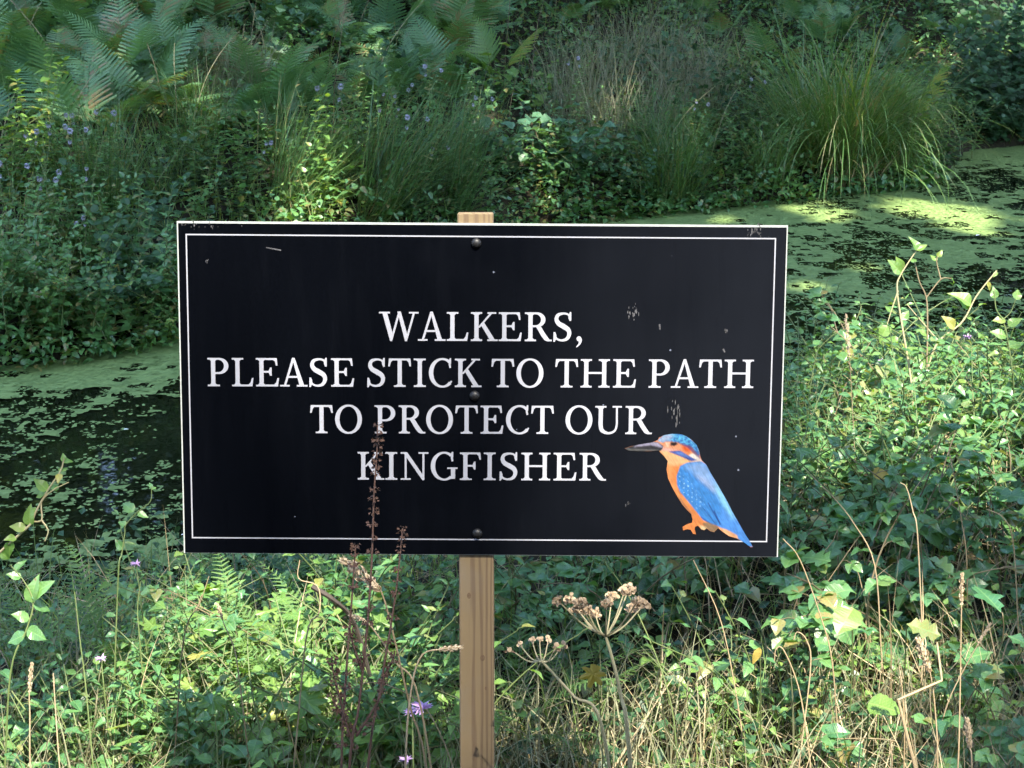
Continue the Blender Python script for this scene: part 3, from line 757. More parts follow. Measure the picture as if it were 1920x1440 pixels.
def palmate_template(seed=0):
    r = np.random.default_rng(seed)
    A = np.radians(np.linspace(-152, 152, 41)); dg = np.degrees(A)
    rr = (0.60 - 0.22 * np.abs(dg) / 150) * (0.76 + 0.24 * np.cos(2 * np.pi * dg / 52)) * (1 + 0.06 * (np.arange(41) % 2)) * r.uniform(0.95, 1.05, 41)
    V = [(0, 0, 0), (0, 0.36, 0.02)] + [(L * math.sin(a), 0.36 + L * math.cos(a), 0.13 * math.cos(a * 6.9) * L - 0.35 * L * L + r.normal(0, 0.008)) for a, L in zip(A, rr)]
    F = [[1, 2 + j + 1, 2 + j] for j in range(40)] + [[0, 1, 2], [0, len(V) - 1, 1]]
    return np.array(V, float), np.array(F)
TINY = (np.array([(0, 0, 0), (0.36, 0.42, 0.06), (0, 1, -0.12), (-0.36, 0.42, 0.06)], float), np.array([[0, 1, 2], [0, 2, 3]]))
SMALL = leaf_template('ovate', 4, 0.2, 0.25)
SMALLR = leaf_template('round', 4, 0.15, 0.2)
LEAVES = {}
def leaf_meshes(kind, mat, n=3, **kw):
    mat = VEINED.get(mat, mat)
    key = (kind, mat.name)
    if key not in LEAVES:
        if kind == 'palmate': LEAVES[key] = [mesh_np('leaf', *(lambda t: (t[0], [t[1]]))(palmate_template(s)), mat) for s in range(n)]
        else:
            LEAVES[key] = [mesh_np('leaf', *(lambda t: (t[0], [t[1]]))(leaf_template(kind, 12 if kind in ('oak', 'bramble') else 8, 0.12 + 0.14 * s, 0.1 + 0.16 * s, 0.12, s)), mat) for s in range(n)]
    return LEAVES[key]
def blades(mb, P, az, lean, length, width, curve, seg=5, tint=None, twist=0.0):
    """vectorised grass blades.  All arrays of length n"""
    n = len(P); t = np.linspace(0, 1, seg + 1)[None]
    lean = np.asarray(lean)[:, None]; L = np.asarray(length)[:, None]; cv = np.asarray(curve)[:, None]
    ang = lean + cv * t ** 1.6                              # angle away from vertical grows along the blade
    dt = L / seg
    r = np.concatenate([np.zeros((n, 1)), np.cumsum(np.sin((ang[:, 1:] + ang[:, :-1]) / 2) * dt, 1)], 1)
    z = np.concatenate([np.zeros((n, 1)), np.cumsum(np.cos((ang[:, 1:] + ang[:, :-1]) / 2) * dt, 1)], 1)
    ca, sa = np.cos(az)[:, None], np.sin(az)[:, None]
    C = np.stack([P[:, 0:1] + r * ca, P[:, 1:2] + r * sa, P[:, 2:3] + z], -1)
    w = np.asarray(width)[:, None] * np.clip(1.05 - t ** 2.2, 0.04, 1) / 2
    fa = az + twist * U(-1, 1, n) + math.pi / 2
    side = np.stack([np.cos(fa), np.sin(fa), np.zeros(n)], -1)[:, None]
    V = np.concatenate([C - side * w[..., None], C + side * w[..., None]], 1).reshape(-1, 3)
    k = seg + 1; i = np.arange(seg)
    f = np.stack([i, i + 1, i + 1 + k, i + k], -1)
    F = (f[None] + (np.arange(n) * 2 * k)[:, None, None]).reshape(-1, 4)
    tt = U(0, 1, n) if tint is None else tint
    mb.add(V, F, np.repeat(tt, 2 * k))
    return C

# ---- fern fronds
def frond_mesh(name, mat, length=1.0, stipe=0.3, pairs=17, width=0.36, shape='bracken', arch=1.1, lean=0.25, seed=0, teeth=9):
    r = np.random.default_rng(seed)
    n = 30; t = np.linspace(0, 1, n)
    ang = lean + arch * t ** 1.7
    d = length / (n - 1)
    x = np.concatenate([[0], np.cumsum(np.sin(ang[:-1]) * d)]); z = np.concatenate([[0], np.cumsum(np.cos(ang[:-1]) * d)])
    y = 0.04 * length * np.sin(t * 3 + seed) * t
    P = np.stack([x, y, z], -1)
    mb = MB()
    mb.add(*tube(P, np.linspace(0.0038, 0.0008, n) * (length ** 0.5), 4), 0.85)
    # one pinna: unit length along +y, pinnules either side
    s = np.linspace(0.06, 0.98, teeth)
    pv, pf = [], []
    for sgn in (-1, 1):
        for q in s:
            w = 0.085 * (1 - 0.7 * q) + 0.01; h = 0.60 / teeth
            b = len(pv)
            tipx, tipy = sgn * w, q + 0.35 * w
            pv += [(0, q - h, 0), (0, q + h * 0.9, 0), (tipx, tipy + h * 0.5, -0.25 * w), (tipx * 0.97, tipy - h * 0.7, -0.25 * w)]
            pf.append([b, b + 1, b + 2, b + 3] if sgn > 0 else [b + 3, b + 2, b + 1, b])
    pv = np.array(pv, float); pf = np.array(pf)
    pv[:, 2] -= 0.16 * pv[:, 1] ** 2
    Rs, Ps, Ss = [], [], []
    for k in range(pairs):
        q = stipe + (1 - stipe) * (k / pairs) ** 0.92
        i = min(int(q * (n - 1)), n - 2); fr = q * (n - 1) - i
        p = P[i] * (1 - fr) + P[i + 1] * fr
        T = P[i + 1] - P[i]; T = T / np.linalg.norm(T)
        S = np.array([0, 1.0, 0]); Nn = np.cross(S, T); Nn = np.cross(T, np.cross(Nn, T)); Nn /= np.linalg.norm(Nn)
        kk = k / pairs
        prof = (1 - kk) ** 0.85 * (1 if shape == 'bracken' else (0.35 + 1.3 * kk) if kk < 0.5 else 1.0)
        if shape != 'bracken' and kk >= 0.5: prof = (1 - kk) ** 0.85 * 1.0
        for sgn in (-1, 1):
            L = width * length * prof * r.uniform(0.88, 1.08) + 0.008
            sw = 0.42 + 0.25 * kk
            D = sgn * S * math.cos(sw) + T * math.sin(sw) - Nn * (0.10 + 0.1 * r.random())
            if Nn[2] < 0: Nn = -Nn
            Rs.append(frames(D[None], Nn[None])[0]); Ps.append(p); Ss.append((L * (0.9 + 0.5 * kk), L, L))
    scatter(mb, pv, pf, np.array(Rs), np.array(Ps), np.array(Ss), r.uniform(0, 0.35, len(Ps)))
    return mb.mesh(name, mat)
FR_bracken = [frond_mesh('frond', M_bracken, 1.0, 0.28, 20, 0.27, 'bracken', a, l, s, 11) for s, (a, l) in enumerate(((1.2, 0.15), (0.9, 0.35), (1.5, 0.2), (0.7, 0.6), (1.8, 0.1), (0.5, 0.25)))]
FR_fern = [frond_mesh('frond', M_fern, 1.0, 0.12, 24, 0.17, 'lady', a, l, s + 9, 8) for s, (a, l) in enumerate(((1.0, 0.2), (0.7, 0.45), (1.3, 0.3)))]

PLACED = []          # (object, look, zone, category) - labelled at the end, when every neighbour is known
def make(name, parts, loc, rz=0.0, s=1.0, tilt=(0, 0), look='', zone='', cat='plant', group=None, mid=0.3):
    """parts: list of (name, mesh, 4x4 or None, sub-parts)"""
    o = empty(name)
    o.matrix_basis = Matrix.Translation(Vector(loc)) @ Matrix.Rotation(tilt[0], 4, 'X') @ Matrix.Rotation(tilt[1], 4, 'Y') @ Matrix.Rotation(rz, 4, 'Z') @ Matrix.Scale(s, 4)
    for p in parts:
        c = link(p[0], p[1], o, p[2] if len(p) > 2 else None)
        if len(p) > 3 and p[3]: c['kind'] = p[3]
    if look:
        PLACED.append((o, look, zone, cat, np.array(loc) + np.array([0, 0, mid * s])))
    return o

def fern_parts(fr, n, spread, lmin, lmax, seed):
    r = random.Random(seed); out = []
    for k in range(n):
        a = 2 * math.pi * k / n + r.uniform(-0.4, 0.4)
        L = r.uniform(lmin, lmax)
        out.append(('frond', r.choice(fr), Matrix.Rotation(a, 4, 'Z') @ Matrix.Translation((0.02, 0, 0)) @ Matrix.Rotation(r.uniform(-0.1, spread), 4, 'Y') @ Matrix.Rotation(r.uniform(-0.3, 0.3), 4, 'Z') @ Matrix.Scale(L, 4)))
    return out

# ---- stems with leaves
def stem_path(h, bend, az, wob=0.04, n=10, r=random):
    t = np.linspace(0, 1, n)
    P = np.stack([bend * h * t ** 1.8 * math.cos(az), bend * h * t ** 1.8 * math.sin(az), h * (t - 0.25 * abs(bend) * t ** 2)], -1)
    ph = r.uniform(0, 6)
    P[:, 0] += wob * h * np.sin(t * 5 + ph) * t; P[:, 1] += wob * h * np.cos(t * 4 + ph) * t
    return P
def leaf_nodes(P, n, t0=0.15, opposite=True, up=0.25, size=(0.05, 0.05), r=random, drop=0.0):
    """positions, directions and lengths of leaves along a stem"""
    out = []
    m = len(P)
    for k in range(n):
        q = t0 + (1 - t0) * k / max(n - 1, 1)
        i = min(int(q * (m - 1)), m - 2); f = q * (m - 1) - i
        p = P[i] * (1 - f) + P[i + 1] * f
        a0 = k * (math.pi / 2 if opposite else 2.4) + r.uniform(-0.4, 0.4)
        for s in ((0, math.pi) if opposite else (0,)):
            a = a0 + s
            e = up + r.uniform(-0.3, 0.3) - drop + 0.5 * (q > 0.93)
            d = np.array([math.cos(a) * math.cos(e), math.sin(a) * math.cos(e), math.sin(e)])
            out.append((p, d, size[0] + (size[1] - size[0]) * q))
    return out
def herb_parts(seed, stems=4, h=0.5, bend=0.25, nodes=10, size=(0.055, 0.03), mat=None, tmpl=SMALL, flowers=0, spread=0.06, stem_mat=None, opposite=True, up=0.25):
    """far herbs: stem + joined small leaves (+ flower heads)"""
    r = random.Random(seed); mb = MB(); st = MB(); fl = []
    for k in range(stems):
        az = r.uniform(0, 6.28)
        P = stem_path(h * r.uniform(0.7, 1.1), bend * r.uniform(0.3, 1.3), az, 0.03, 10, r) + np.array([r.uniform(-spread, spread), r.uniform(-spread, spread), 0])
        st.add(*tube(P, np.linspace(0.003, 0.0012, 10), 4))
        nd = leaf_nodes(P, nodes, 0.12, opposite, up, size, r)
        D = np.array([d for p, d, s in nd]); PP = np.array([p for p, d, s in nd]); SS = np.array([s for p, d, s in nd])
        Nn = np.array([[r.uniform(-.3, .3), r.uniform(-.3, .3), 1] for _ in nd])
        scatter(mb, tmpl[0], tmpl[1], frames(D, Nn), PP, SS * np.array([r.uniform(.75, 1.2) for _ in nd]), np.array([r.random() for _ in nd]))
        if flowers and k < flowers:
            fl.append(('flower_head', MINT, Matrix.Translation(Vector(P[-1])) @ Matrix.Scale(r.uniform(0.85, 1.15), 4)))
            if r.random() < 0.5:
                fl.append(('flower_head', MINT, Matrix.Translation(Vector(P[-2])) @ Matrix.Scale(0.75, 4)))
    return [('stem', st.mesh('stem', stem_mat or M_greenstem)), ('foliage', mb.mesh('foliage', mat or M_herb), None, 'stuff')] + fl
def mint_head():
    mb = MB(); n = 70
    i = np.arange(n); z = 1 - 2 * (i + .5) / n; a = i * 2.39996
    D = np.stack([np.sqrt(1 - z * z) * np.cos(a), np.sqrt(1 - z * z) * np.sin(a), z], -1)
    scatter(mb, TINY[0] * np.array([0.8, 1, 1]), TINY[1], frames(D, np.tile([0.1, 0.2, 1.0], (n, 1))), D * 0.006, np.full(n, 0.011) * U(.7, 1.2, n), U(0, 1, n))
    return mb.mesh('flower_head', M_mintflower)
MINT = mint_head()
def leafy_parts(seed, kind, mat, stems=2, h=0.35, bend=0.5, nodes=6, size=(0.07, 0.05), opposite=False, up=0.2, stem_mat=None, stalk=0.02, trifol=False, spread=0.03):
    """near plants: every leaf an object of its own"""
    r = random.Random(seed); st = MB(); lv = []
    lm = leaf_meshes(kind, mat)
    for k in range(stems):
        az = r.uniform(0, 6.28)
        P = stem_path(h * r.uniform(0.75, 1.15), bend * r.uniform(0.4, 1.3), az, 0.05, 12, r) + np.array([r.uniform(-spread, spread), r.uniform(-spread, spread), 0])
        st.add(*tube(P, np.linspace(0.0028, 0.0011, 12), 5))
        for p, d, s in leaf_nodes(P, nodes, 0.2, opposite, up, size, r):
            b = p + d * stalk
            st.add(*tube(np.array([p, (p + b) / 2 + [0, 0, 0.003], b]), 0.0009, 3))
            s = s * r.uniform(0.75, 1.2)
            N0 = np.array([r.uniform(-.4, .4), r.uniform(-.4, .4), 1.0])
            dd = d + np.array([0, 0, -0.25])
            sets = [dd]
            if trifol:
                side = np.cross(d, [0, 0, 1.0]); side /= np.linalg.norm(side) + 1e-9
                sets = [dd, 0.35 * dd + side, 0.35 * dd - side]
            for j, q in enumerate(sets):
                lv.append(('leaf', r.choice(lm), m4(frames(q[None], N0[None])[0], b, s * (1 if j == 0 else 0.85))))
    return [('stem', st.mesh('stem', stem_mat or M_greenstem, True))] + lv
def tussock_mesh(seed, n, L, spread, lean, curve, width, mat, base=0.08, az0=None, azs=0.6, seg=6):
    r = np.random.default_rng(seed); mb = MB()
    a = r.uniform(0, 2 * math.pi, n); rad = base * np.sqrt(r.uniform(0, 1, n))
    P = np.stack([rad * np.cos(a), rad * np.sin(a), np.zeros(n)], -1)
    az = a + r.normal(0, 0.5, n) if az0 is None else r.normal(az0, azs, n)
    blades(mb, P, az, np.abs(r.normal(lean * 0.6, lean * 0.5, n)), L * r.uniform(0.55, 1.1, n), width * r.uniform(0.6, 1.3, n), np.abs(r.normal(curve, curve * 0.6, n)), seg, r.uniform(0, 1, n), 0.8)
    return mb.mesh('blades', mat)

# ------------------------------------------------------------------ trees round the pond (they give the shade)
SPOTS = []     # openings in the leaves where the sun comes through: (point, radius)
def spot(p, r): SPOTS.append((np.asarray(p, float), r))
def board_pt(u, v):
    q = on_board(u, v); return B_C + B_X * q[0] + B_UP * q[1]
for u, v, r_ in ((1250, 690, .07), (1340, 700, .07), (1400, 740, .05), (1310, 900, .08), (1390, 940, .06), (1280, 810, .06)):
    spot(board_pt(u, v), r_)
for u, v, r_ in ((892, 400, .04), (892, 1110, .05), (892, 1400, .06)):
    spot(board_pt(u, v), r_)
for u, v, d, r_ in ((600, 1290, 2.95, .22), (690, 1400, 2.6, .25), (560, 1400, 2.6, .2), (150, 1420, 2.5, .35), (450, 1440, 2.5, .3), (760, 1400, 2.6, .2), (1300, 1420, 2.5, .25), (330, 1430, 2.5, .2), (20, 1400, 2.5, .2), (1050, 1420, 2.5, .15), (1550, 1430, 2.5, .25), (1750, 1430, 2.5, .15), (690, 1220, 3.1, .10), (690, 1370, 2.75, .14), (480, 1400, 2.7, .09), (50, 1410, 2.6, .13), (320, 1280, 3.0, .07), (1120, 1265, 2.8, .05),
                    (1490, 1230, 2.9, .12), (1400, 1400, 2.6, .20), (1230, 1400, 2.6, .12), (1640, 1330, 2.7, .10), (1590, 1120, 3.2, .09), (1700, 1075, 3.2, .07), (1800, 1110, 2.9, .06), (1130, 1150, 1.85, .12), (1010, 1230, 1.9, .08), (690, 1090, 1.85, .12), (680, 1250, 1.8, .15), (850, 1215, 1.85, .06), (80, 930, 2.5, .10), (40, 1120, 2.5, .08), (1810, 1380, 2.4, .05),
                    (1530, 770, 5.0, .20), (1690, 800, 5.0, .22), (1850, 790, 5.0, .14), (1690, 560, 5.4, .16), (1600, 660, 5.3, .12), (690, 1090, 2.4, .04),
                    (575, 300, 7.6, .20), (565, 380, 7.2, .14), (620, 250, 8.0, .16), (690, 350, 7.7, .12), (1840, 30, 13.2, .55), (1900, 60, 13.2, .4), (930, 60, 10.0, .15), (1010, 140, 9.3, .12), (60, 260, 8.0, .2)):
    spot(at(u, v, d), r_)
for u, v, r_ in ((1770, 400, .30), (1840, 435, .14), (1600, 500, .10), (1510, 540, .12), (1350, 412, .08)):
    spot(on_z(u, v, WATER), r_)
rsp = random.Random(12)
for _ in range(36): spot(at(rsp.uniform(1480, 1920), rsp.uniform(660, 1000), rsp.uniform(3.6, 5.4)), rsp.uniform(.02, .09))
for _ in range(14): spot(at(rsp.uniform(940, 1900), rsp.uniform(1080, 1440), rsp.uniform(2.5, 3.2)), rsp.uniform(.02, .08))
for _ in range(34):
    v_ = rsp.uniform(1090, 1440); spot(at(rsp.uniform(0, 850), v_, 2.5 + (1440 - v_) / 350 * 1.4), rsp.uniform(.03, .11))
for _ in range(44): spot(at(rsp.uniform(100, 1760), rsp.uniform(60, 390), rsp.uniform(8, 11)), rsp.uniform(.02, .13))

def crown_mesh(centres, seed, n_per, leaf, mat=M_canopy, clear=True):
    r = np.random.default_rng(seed); mb = MB()
    for c, rad in centres:
        rad = np.asarray(rad, float)
        ncl = n_per // 14
        D = r.normal(size=(ncl, 3)); D /= np.linalg.norm(D, axis=1)[:, None]
        CC = np.asarray(c) + D * rad * (r.uniform(0.15, 1, ncl) ** 0.45)[:, None]
        P = np.repeat(CC, 14, 0) + r.normal(size=(ncl * 14, 3)) * 0.22
        if clear and SPOTS:
            keep = np.ones(len(P), bool)
            for p, rr in SPOTS:
                w = P - p; al = w @ SUN
                d = np.linalg.norm(w - al[:, None] * SUN, axis=1)
                keep &= ~((d < rr + leaf * 0.45) & (al > 0))
            P = P[keep]
        m = len(P)
        dd = r.normal(size=(m, 3)); dd[:, 2] -= 0.3
        nn = r.normal(size=(m, 3)) + np.array([0, 0, 1.5])
        scatter(mb, TINY[0] * np.array([1.25, 1, 1]), TINY[1], frames(dd, nn), P, leaf * r.uniform(0.7, 1.3, m), r.uniform(0, 1, m))
    return mb.mesh('crown', mat)
def tree(base, limbs, centres, seed, n_per, leaf, label, name='oak_tree', rad=0.2, clear=True):
    base = np.array([base[0], base[1], float(ground(base[0], base[1])) - 0.1])
    o = empty(name, base)
    tag(o, label, 'tree', 'trees round the pond')
    fork = np.array(limbs[0]) - base
    link('trunk', MB().add(*tube(smooth_path([(0, 0, 0), fork * [0.3, 0.3, 0.5], fork], 12), np.linspace(rad * 1.35, rad * 0.75, 12), 9)).mesh('trunk', M_bark, True), o)
    for c, _ in centres:
        e = np.array(c) - base
        link('limb', MB().add(*tube(smooth_path([fork * 0.97, (fork + e) / 2 + [0, 0, 0.3], e], 10), np.linspace(rad * 0.55, rad * 0.12, 10), 7)).mesh('limb', M_bark, True), o)
    cm = crown_mesh([(np.array(c), r_) for c, r_ in centres], seed, n_per, leaf, clear=clear)
    co = link('crown', cm, o, Matrix.Translation(-Vector(base)))
    co['kind'] = 'stuff'
    return o
Q_ = (2.8, 2.8, 1.3)
rt = random.Random(7)
trunks = [((9.6, -7.8), 'tall oak on the path side whose shade falls on the thicket'), ((4.2, -9.8), 'tall oak on the path side whose shade dapples the sign'), ((-1.8, -9.0), 'tall oak on the path side shading the near bank'), ((12.0, -1.5), 'oak shading the far end of the pond'), ((-3.4, -3.4), 'oak beside the path shading the fern bank')]
blobs = [[] for _ in trunks]
for ty in (1.5, 4.2, 6.8, 9.4, 12.0, 14.4):
    for tx in (-4.4, -1.9, 0.7, 3.2, 5.6):
        tx_ = tx + rt.uniform(-.4, .4); ty_ = ty + rt.uniform(-.4, .4)
        c = np.array([tx_, ty_, 0.2]) + SUN * (rt.uniform(11.5, 14.0) / SUN[2])
        j = min(range(len(trunks)), key=lambda k_: (trunks[k_][0][0] - c[0]) ** 2 + (trunks[k_][0][1] - c[1]) ** 2)
        blobs[j].append((tuple(c), Q_))
for u_, v_ in ((420, 600), (560, 800), (720, 620), (880, 800), (900, 560), (600, 980), (450, 900)):  # small leaf clumps added on the sun line to shade the board's left
    blobs[1].append((tuple(board_pt(u_, v_) + SUN * (rt.uniform(11, 13) / SUN[2])), (0.8, 0.8, 0.8)))
for j, ((x, y), lab) in enumerate(trunks):
    if blobs[j]: tree((x, y), [(x, y, 8.0)], blobs[j], 1 + j, 4000, 0.24, lab)
over = [((-6.4, 10.5), 'unseen leaning ash added to darken the fern bank', [(-4.5, 10.5), (-2, 11.6), (-4.6, 13.4)]), ((0.5, 17.5), 'unseen ash added on the slope to darken the far bank', [(-1.6, 14.6), (1.2, 12.6), (1.4, 15.6)]), ((8.4, 14.5), 'unseen ash added over the dark hollow to shade the bank', [(4.2, 13.6), (6.6, 12.0), (4.4, 16)])]
for j, ((x, y), lab, cs) in enumerate(over):  # crowns added overhead to keep skylight off the far bank
    g_ = float(ground(x, y))
    tree((x, y), [(x, y, g_ + 4.5)], [((a, b_, g_ + rt.uniform(5.6, 7.0)), (2.0, 2.0, 0.9)) for a, b_ in cs], 60 + j, 1300, 0.22, lab, 'shade_ash')
for j, (x, y) in enumerate(((-15, 17), (-9.5, 19.5), (-4, 20.5), (1, 21.5), (6, 21), (11, 19.5), (16, 16), (-15, 9), (17, 9))):
    h0 = float(ground(x, y))
    cs = [((x + rt.uniform(-2, 2), y + rt.uniform(-1.5, 1.5), h0 + z), (3.0, 2.8, 2.2)) for z in (2.2, 4.4, 6.8, 9.0)]
    tree((x, y), [(x, y, h0 + 3.5)], cs, 20 + j, 2600, 0.36, 'dense woodland tree on the slope behind the ferns, ' + ['first', 'second', 'third', 'fourth', 'fifth', 'sixth', 'seventh', 'eighth', 'ninth'][j] + ' along', 'woodland_tree', clear=False)
for j, (x, y) in enumerate(((-9.5, -2.5), (-8.6, -7), (-5.4, -9.4), (-1.6, -10.6), (2.2, -10.8), (6.0, -9.6), (9.4, -6.8), (11.4, -2.6))):  # tree ring added behind the camera to cut low skylight on the sign
    cs = [((x + rt.uniform(-1, 1), y + rt.uniform(-1, 1), z), (2.8, 2.6, 1.9)) for z in (1.2, 3.2, 5.4, 7.4)]
    tree((x, y), [(x, y, 3)], cs, 40 + j, 2600, 0.36, 'unseen tree added beyond the path to dim the sign, ' + ['first', 'second', 'third', 'fourth', 'fifth', 'sixth', 'seventh', 'eighth'][j] + ' along', 'woodland_tree')


# ------------------------------------------------------------------ duckweed on the pond
def weed_noise(X, Y):
    return 0.36 * fbm(X * 2.0, Y * 1.7, 31, 5) + 0.32 * fbm(X * 8, Y * 8, 47, 3) + 0.32 * fbm(X * 24, Y * 24, 57, 2)
_q = np.random.default_rng(1)
WQ = np.quantile(weed_noise(_q.uniform(-5, 7, 40000), _q.uniform(4, 13, 40000)), np.linspace(0, 1, 101))
def weed_cover(X, Y):
    """how far the weed closes over the water, >0 where it does"""
    fe = far_edge(X) - Y; ne = Y - near_edge(X)
    left = np.interp(fe, [0, 0.4, 0.55, 0.7, 1.2, 1.4, 1.6, 1.85, 2.1, 2.4], [0.97, 0.88, 0.64, 0.45, 0.45, 0.16, 0.34, 0.12, 0.24, 0.14])
    left = np.maximum(left, np.interp(ne, [0, 0.15, 0.35], [0.7, 0.5, 0.0]))
    right = np.interp(fe, [0, 1.0, 1.8, 2.5, 3.2, 3.8], [0.95, 0.88, 0.80, 0.72, 0.55, 0.30]) * np.where(X > 3.1, 0.88, 1.0)
    dens = left + (right - left) * sstep(-0.2, 0.9, X)
    return (dens - np.interp(weed_noise(X, Y), WQ, np.linspace(0, 1, 101))) * 0.35
def duckweed():
    r = np.random.default_rng(5); mb = MB()
    # closed film, cell by cell, with ragged rims
    c = 0.02
    xs_ = np.arange(-4.6, 6.4, c); ys_ = np.arange(3.9, 13.2, c)
    X, Y = np.meshgrid(xs_, ys_)
    ins = (Y > near_edge(X) - 0.1) & (Y < far_edge(X) + 0.1)
    u, v, d = proj(np.stack([X, Y, np.full(X.shape, WATER)], -1))
    ins &= (u > -250) & (u < 2170) & ((Y > 6.0) | (X < 0.4))
    cov = np.where(ins, weed_cover(X, Y), -1)
    on = (cov > 0.012)
    cell = on[:-1, :-1] & on[1:, :-1] & on[:-1, 1:] & on[1:, 1:]
    nxx = len(xs_); idx = (np.arange(len(ys_))[:, None] * nxx + np.arange(nxx)[None])
    jy, jx = np.nonzero(cell)
    q = np.stack([idx[jy, jx], idx[jy, jx + 1], idx[jy + 1, jx + 1], idx[jy + 1, jx]], -1)
    used, inv = np.unique(q, return_inverse=True)
    PX = X.ravel()[used] + r.uniform(-0.008, 0.008, len(used)); PY = Y.ravel()[used] + r.uniform(-0.008, 0.008, len(used))
    tn = np.clip(0.7 * fbm(PX * 2.5, PY * 2.5, 77, 4) + r.normal(0, 0.22, len(used)), 0, 1)
    mb.add(np.stack([PX, PY, np.full(len(used), WATER + 0.003) + r.uniform(0, 0.004, len(used))], -1), inv.reshape(-1, 4), tn)
    # single fronds along the rims and drifting
    n = 520000
    X = r.uniform(-4.6, 6.4, n); Y = r.uniform(3.9, 13.2, n)
    ok = (Y > near_edge(X) - 0.1) & (Y < far_edge(X) + 0.1)
    X, Y = X[ok], Y[ok]
    u, v, d = proj(np.stack([X, Y, np.full(X.shape, WATER)], -1))
    ok = (u > -150) & (u < 2070) & ((Y > 6.0) | (X < 0.4)); X, Y = X[ok], Y[ok]
    cv = weed_cover(X, Y)
    ok = (cv > -0.02) & (r.random(len(X)) < np.where(cv > 0.04, 0.35, 1.0)) | ((cv > -0.12) & (r.random(len(X)) < 0.03))
    X, Y = X[ok], Y[ok]; m = len(X)
    a = np.linspace(0, 2 * math.pi, 5, endpoint=False)
    T = np.stack([np.cos(a), np.sin(a), 0 * a], -1)
    th = r.uniform(0, 6.28, m); cc, ss = np.cos(th), np.sin(th); o = np.ones(m)
    tx, ty = r.normal(0, 0.12, m), r.normal(0, 0.12, m)
    R = np.stack([np.stack([cc, -ss, tx], -1), np.stack([ss, cc, ty], -1), np.stack([-tx, -ty, o], -1)], 1)
    scatter(mb, T, np.array([[0, 1, 2, 3, 4]]), R, np.stack([X, Y, WATER + 0.008 + r.uniform(0, 0.004, m)], -1), r.uniform(0.0035, 0.0085, m), np.clip(0.1 + 0.8 * fbm(X * 2.5, Y * 2.5, 77, 4) + r.normal(0, 0.28, m), 0, 1))
    print('duckweed', len(q), m)
    return mb.mesh('duckweed', M_duck)
tag(link('duckweed', duckweed()), 'pale green duckweed floating in rafts on the dark pond', 'duckweed', kind='stuff')

# ------------------------------------------------------------------ undergrowth and grass that nobody could count
def in_sign_shadow(u, v): return (u > 360) & (u < 1440) & (v > 430) & (v < 1030)
def undergrowth(seed, x0, x1, y0, y1, n, far, hmax, leaf, mat, name, label, noise=0.9, thr=0.35):
    r = np.random.default_rng(seed)
    X = r.uniform(x0, x1, n); Y = r.uniform(y0, y1, n)
    ok = ((Y > far_edge(X) - 0.06) & ((X < 3.15) | (Y > far_edge(X) + 0.5))) if far else (Y < near_edge(X) + 0.05)
    X, Y = X[ok], Y[ok]
    h = np.clip(fbm(X * noise, Y * noise, seed, 4) - thr, 0, 1) / (1 - thr) * hmax * 1.7 + 0.03
    if not far: h = h * np.clip(0.35 + 0.65 * sstep(1.9, 2.8, Y), 0, 1)
    Z = ground(X, Y) + h * r.random(len(X)) ** 0.6
    m = len(X); a = r.uniform(0, 6.28, m); e = r.normal(0.05, 0.45, m)
    D = np.stack([np.cos(a) * np.cos(e), np.sin(a) * np.cos(e), np.sin(e)], -1)
    mb = MB()
    scatter(mb, *TINY, frames(D, r.normal(0, 0.45, (m, 3)) + [0, 0, 1]), np.stack([X, Y, Z], -1), leaf * r.uniform(0.6, 1.4, m), r.uniform(0, 1, m))
    return tag(link(name, mb.mesh(name, mat)), label, 'undergrowth', kind='stuff')
undergrowth(61, -6, 8, 6, 16, 60000, True, 0.30, 0.045, M_herb, 'undergrowth', 'tangled low green undergrowth covering the far bank', 1.1, 0.3)
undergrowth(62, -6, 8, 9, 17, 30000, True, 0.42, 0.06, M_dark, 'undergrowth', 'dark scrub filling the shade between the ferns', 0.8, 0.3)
undergrowth(63, -4, 6, 1.9, 6.8, 70000, False, 0.22, 0.026, M_dark, 'undergrowth', 'low tangled leaves covering the near bank', 2.0, 0.3)  # dark leaf colour stands in for shade in the gaps between plants
def shore_fringe():
    r = np.random.default_rng(64); n = 11000
    X = r.uniform(-5, 3.05, n); D = r.beta(1.3, 2.2, n) * 0.55 - 0.14
    Y = far_edge(X) + D
    h = (0.10 + 0.42 * fbm(X * 2.4, X * 0 + 3, 8, 3)) * (0.4 + 0.6 * sstep(-0.14, 0.2, D))
    Z = np.maximum(ground(X, Y), WATER) + 0.015 + h * r.random(n)
    a = r.uniform(0, 6.28, n); e = r.normal(-0.05, 0.4, n)
    mb = MB()
    scatter(mb, SMALL[0], SMALL[1], frames(np.stack([np.cos(a) * np.cos(e), np.sin(a) * np.cos(e), np.sin(e)], -1), r.normal(0, 0.4, (n, 3)) + [0, 0, 1]), np.stack([X, Y, Z], -1), r.uniform(0.02, 0.045, n) * (0.7 + 0.9 * fbm(X * 1.3, X * 0, 4, 2)), r.uniform(0, 1, n))
    return tag(link('undergrowth', mb.mesh('undergrowth', M_herb)), 'fringe of small leaves hanging over the far water edge', 'undergrowth', kind='stuff')
shore_fringe()
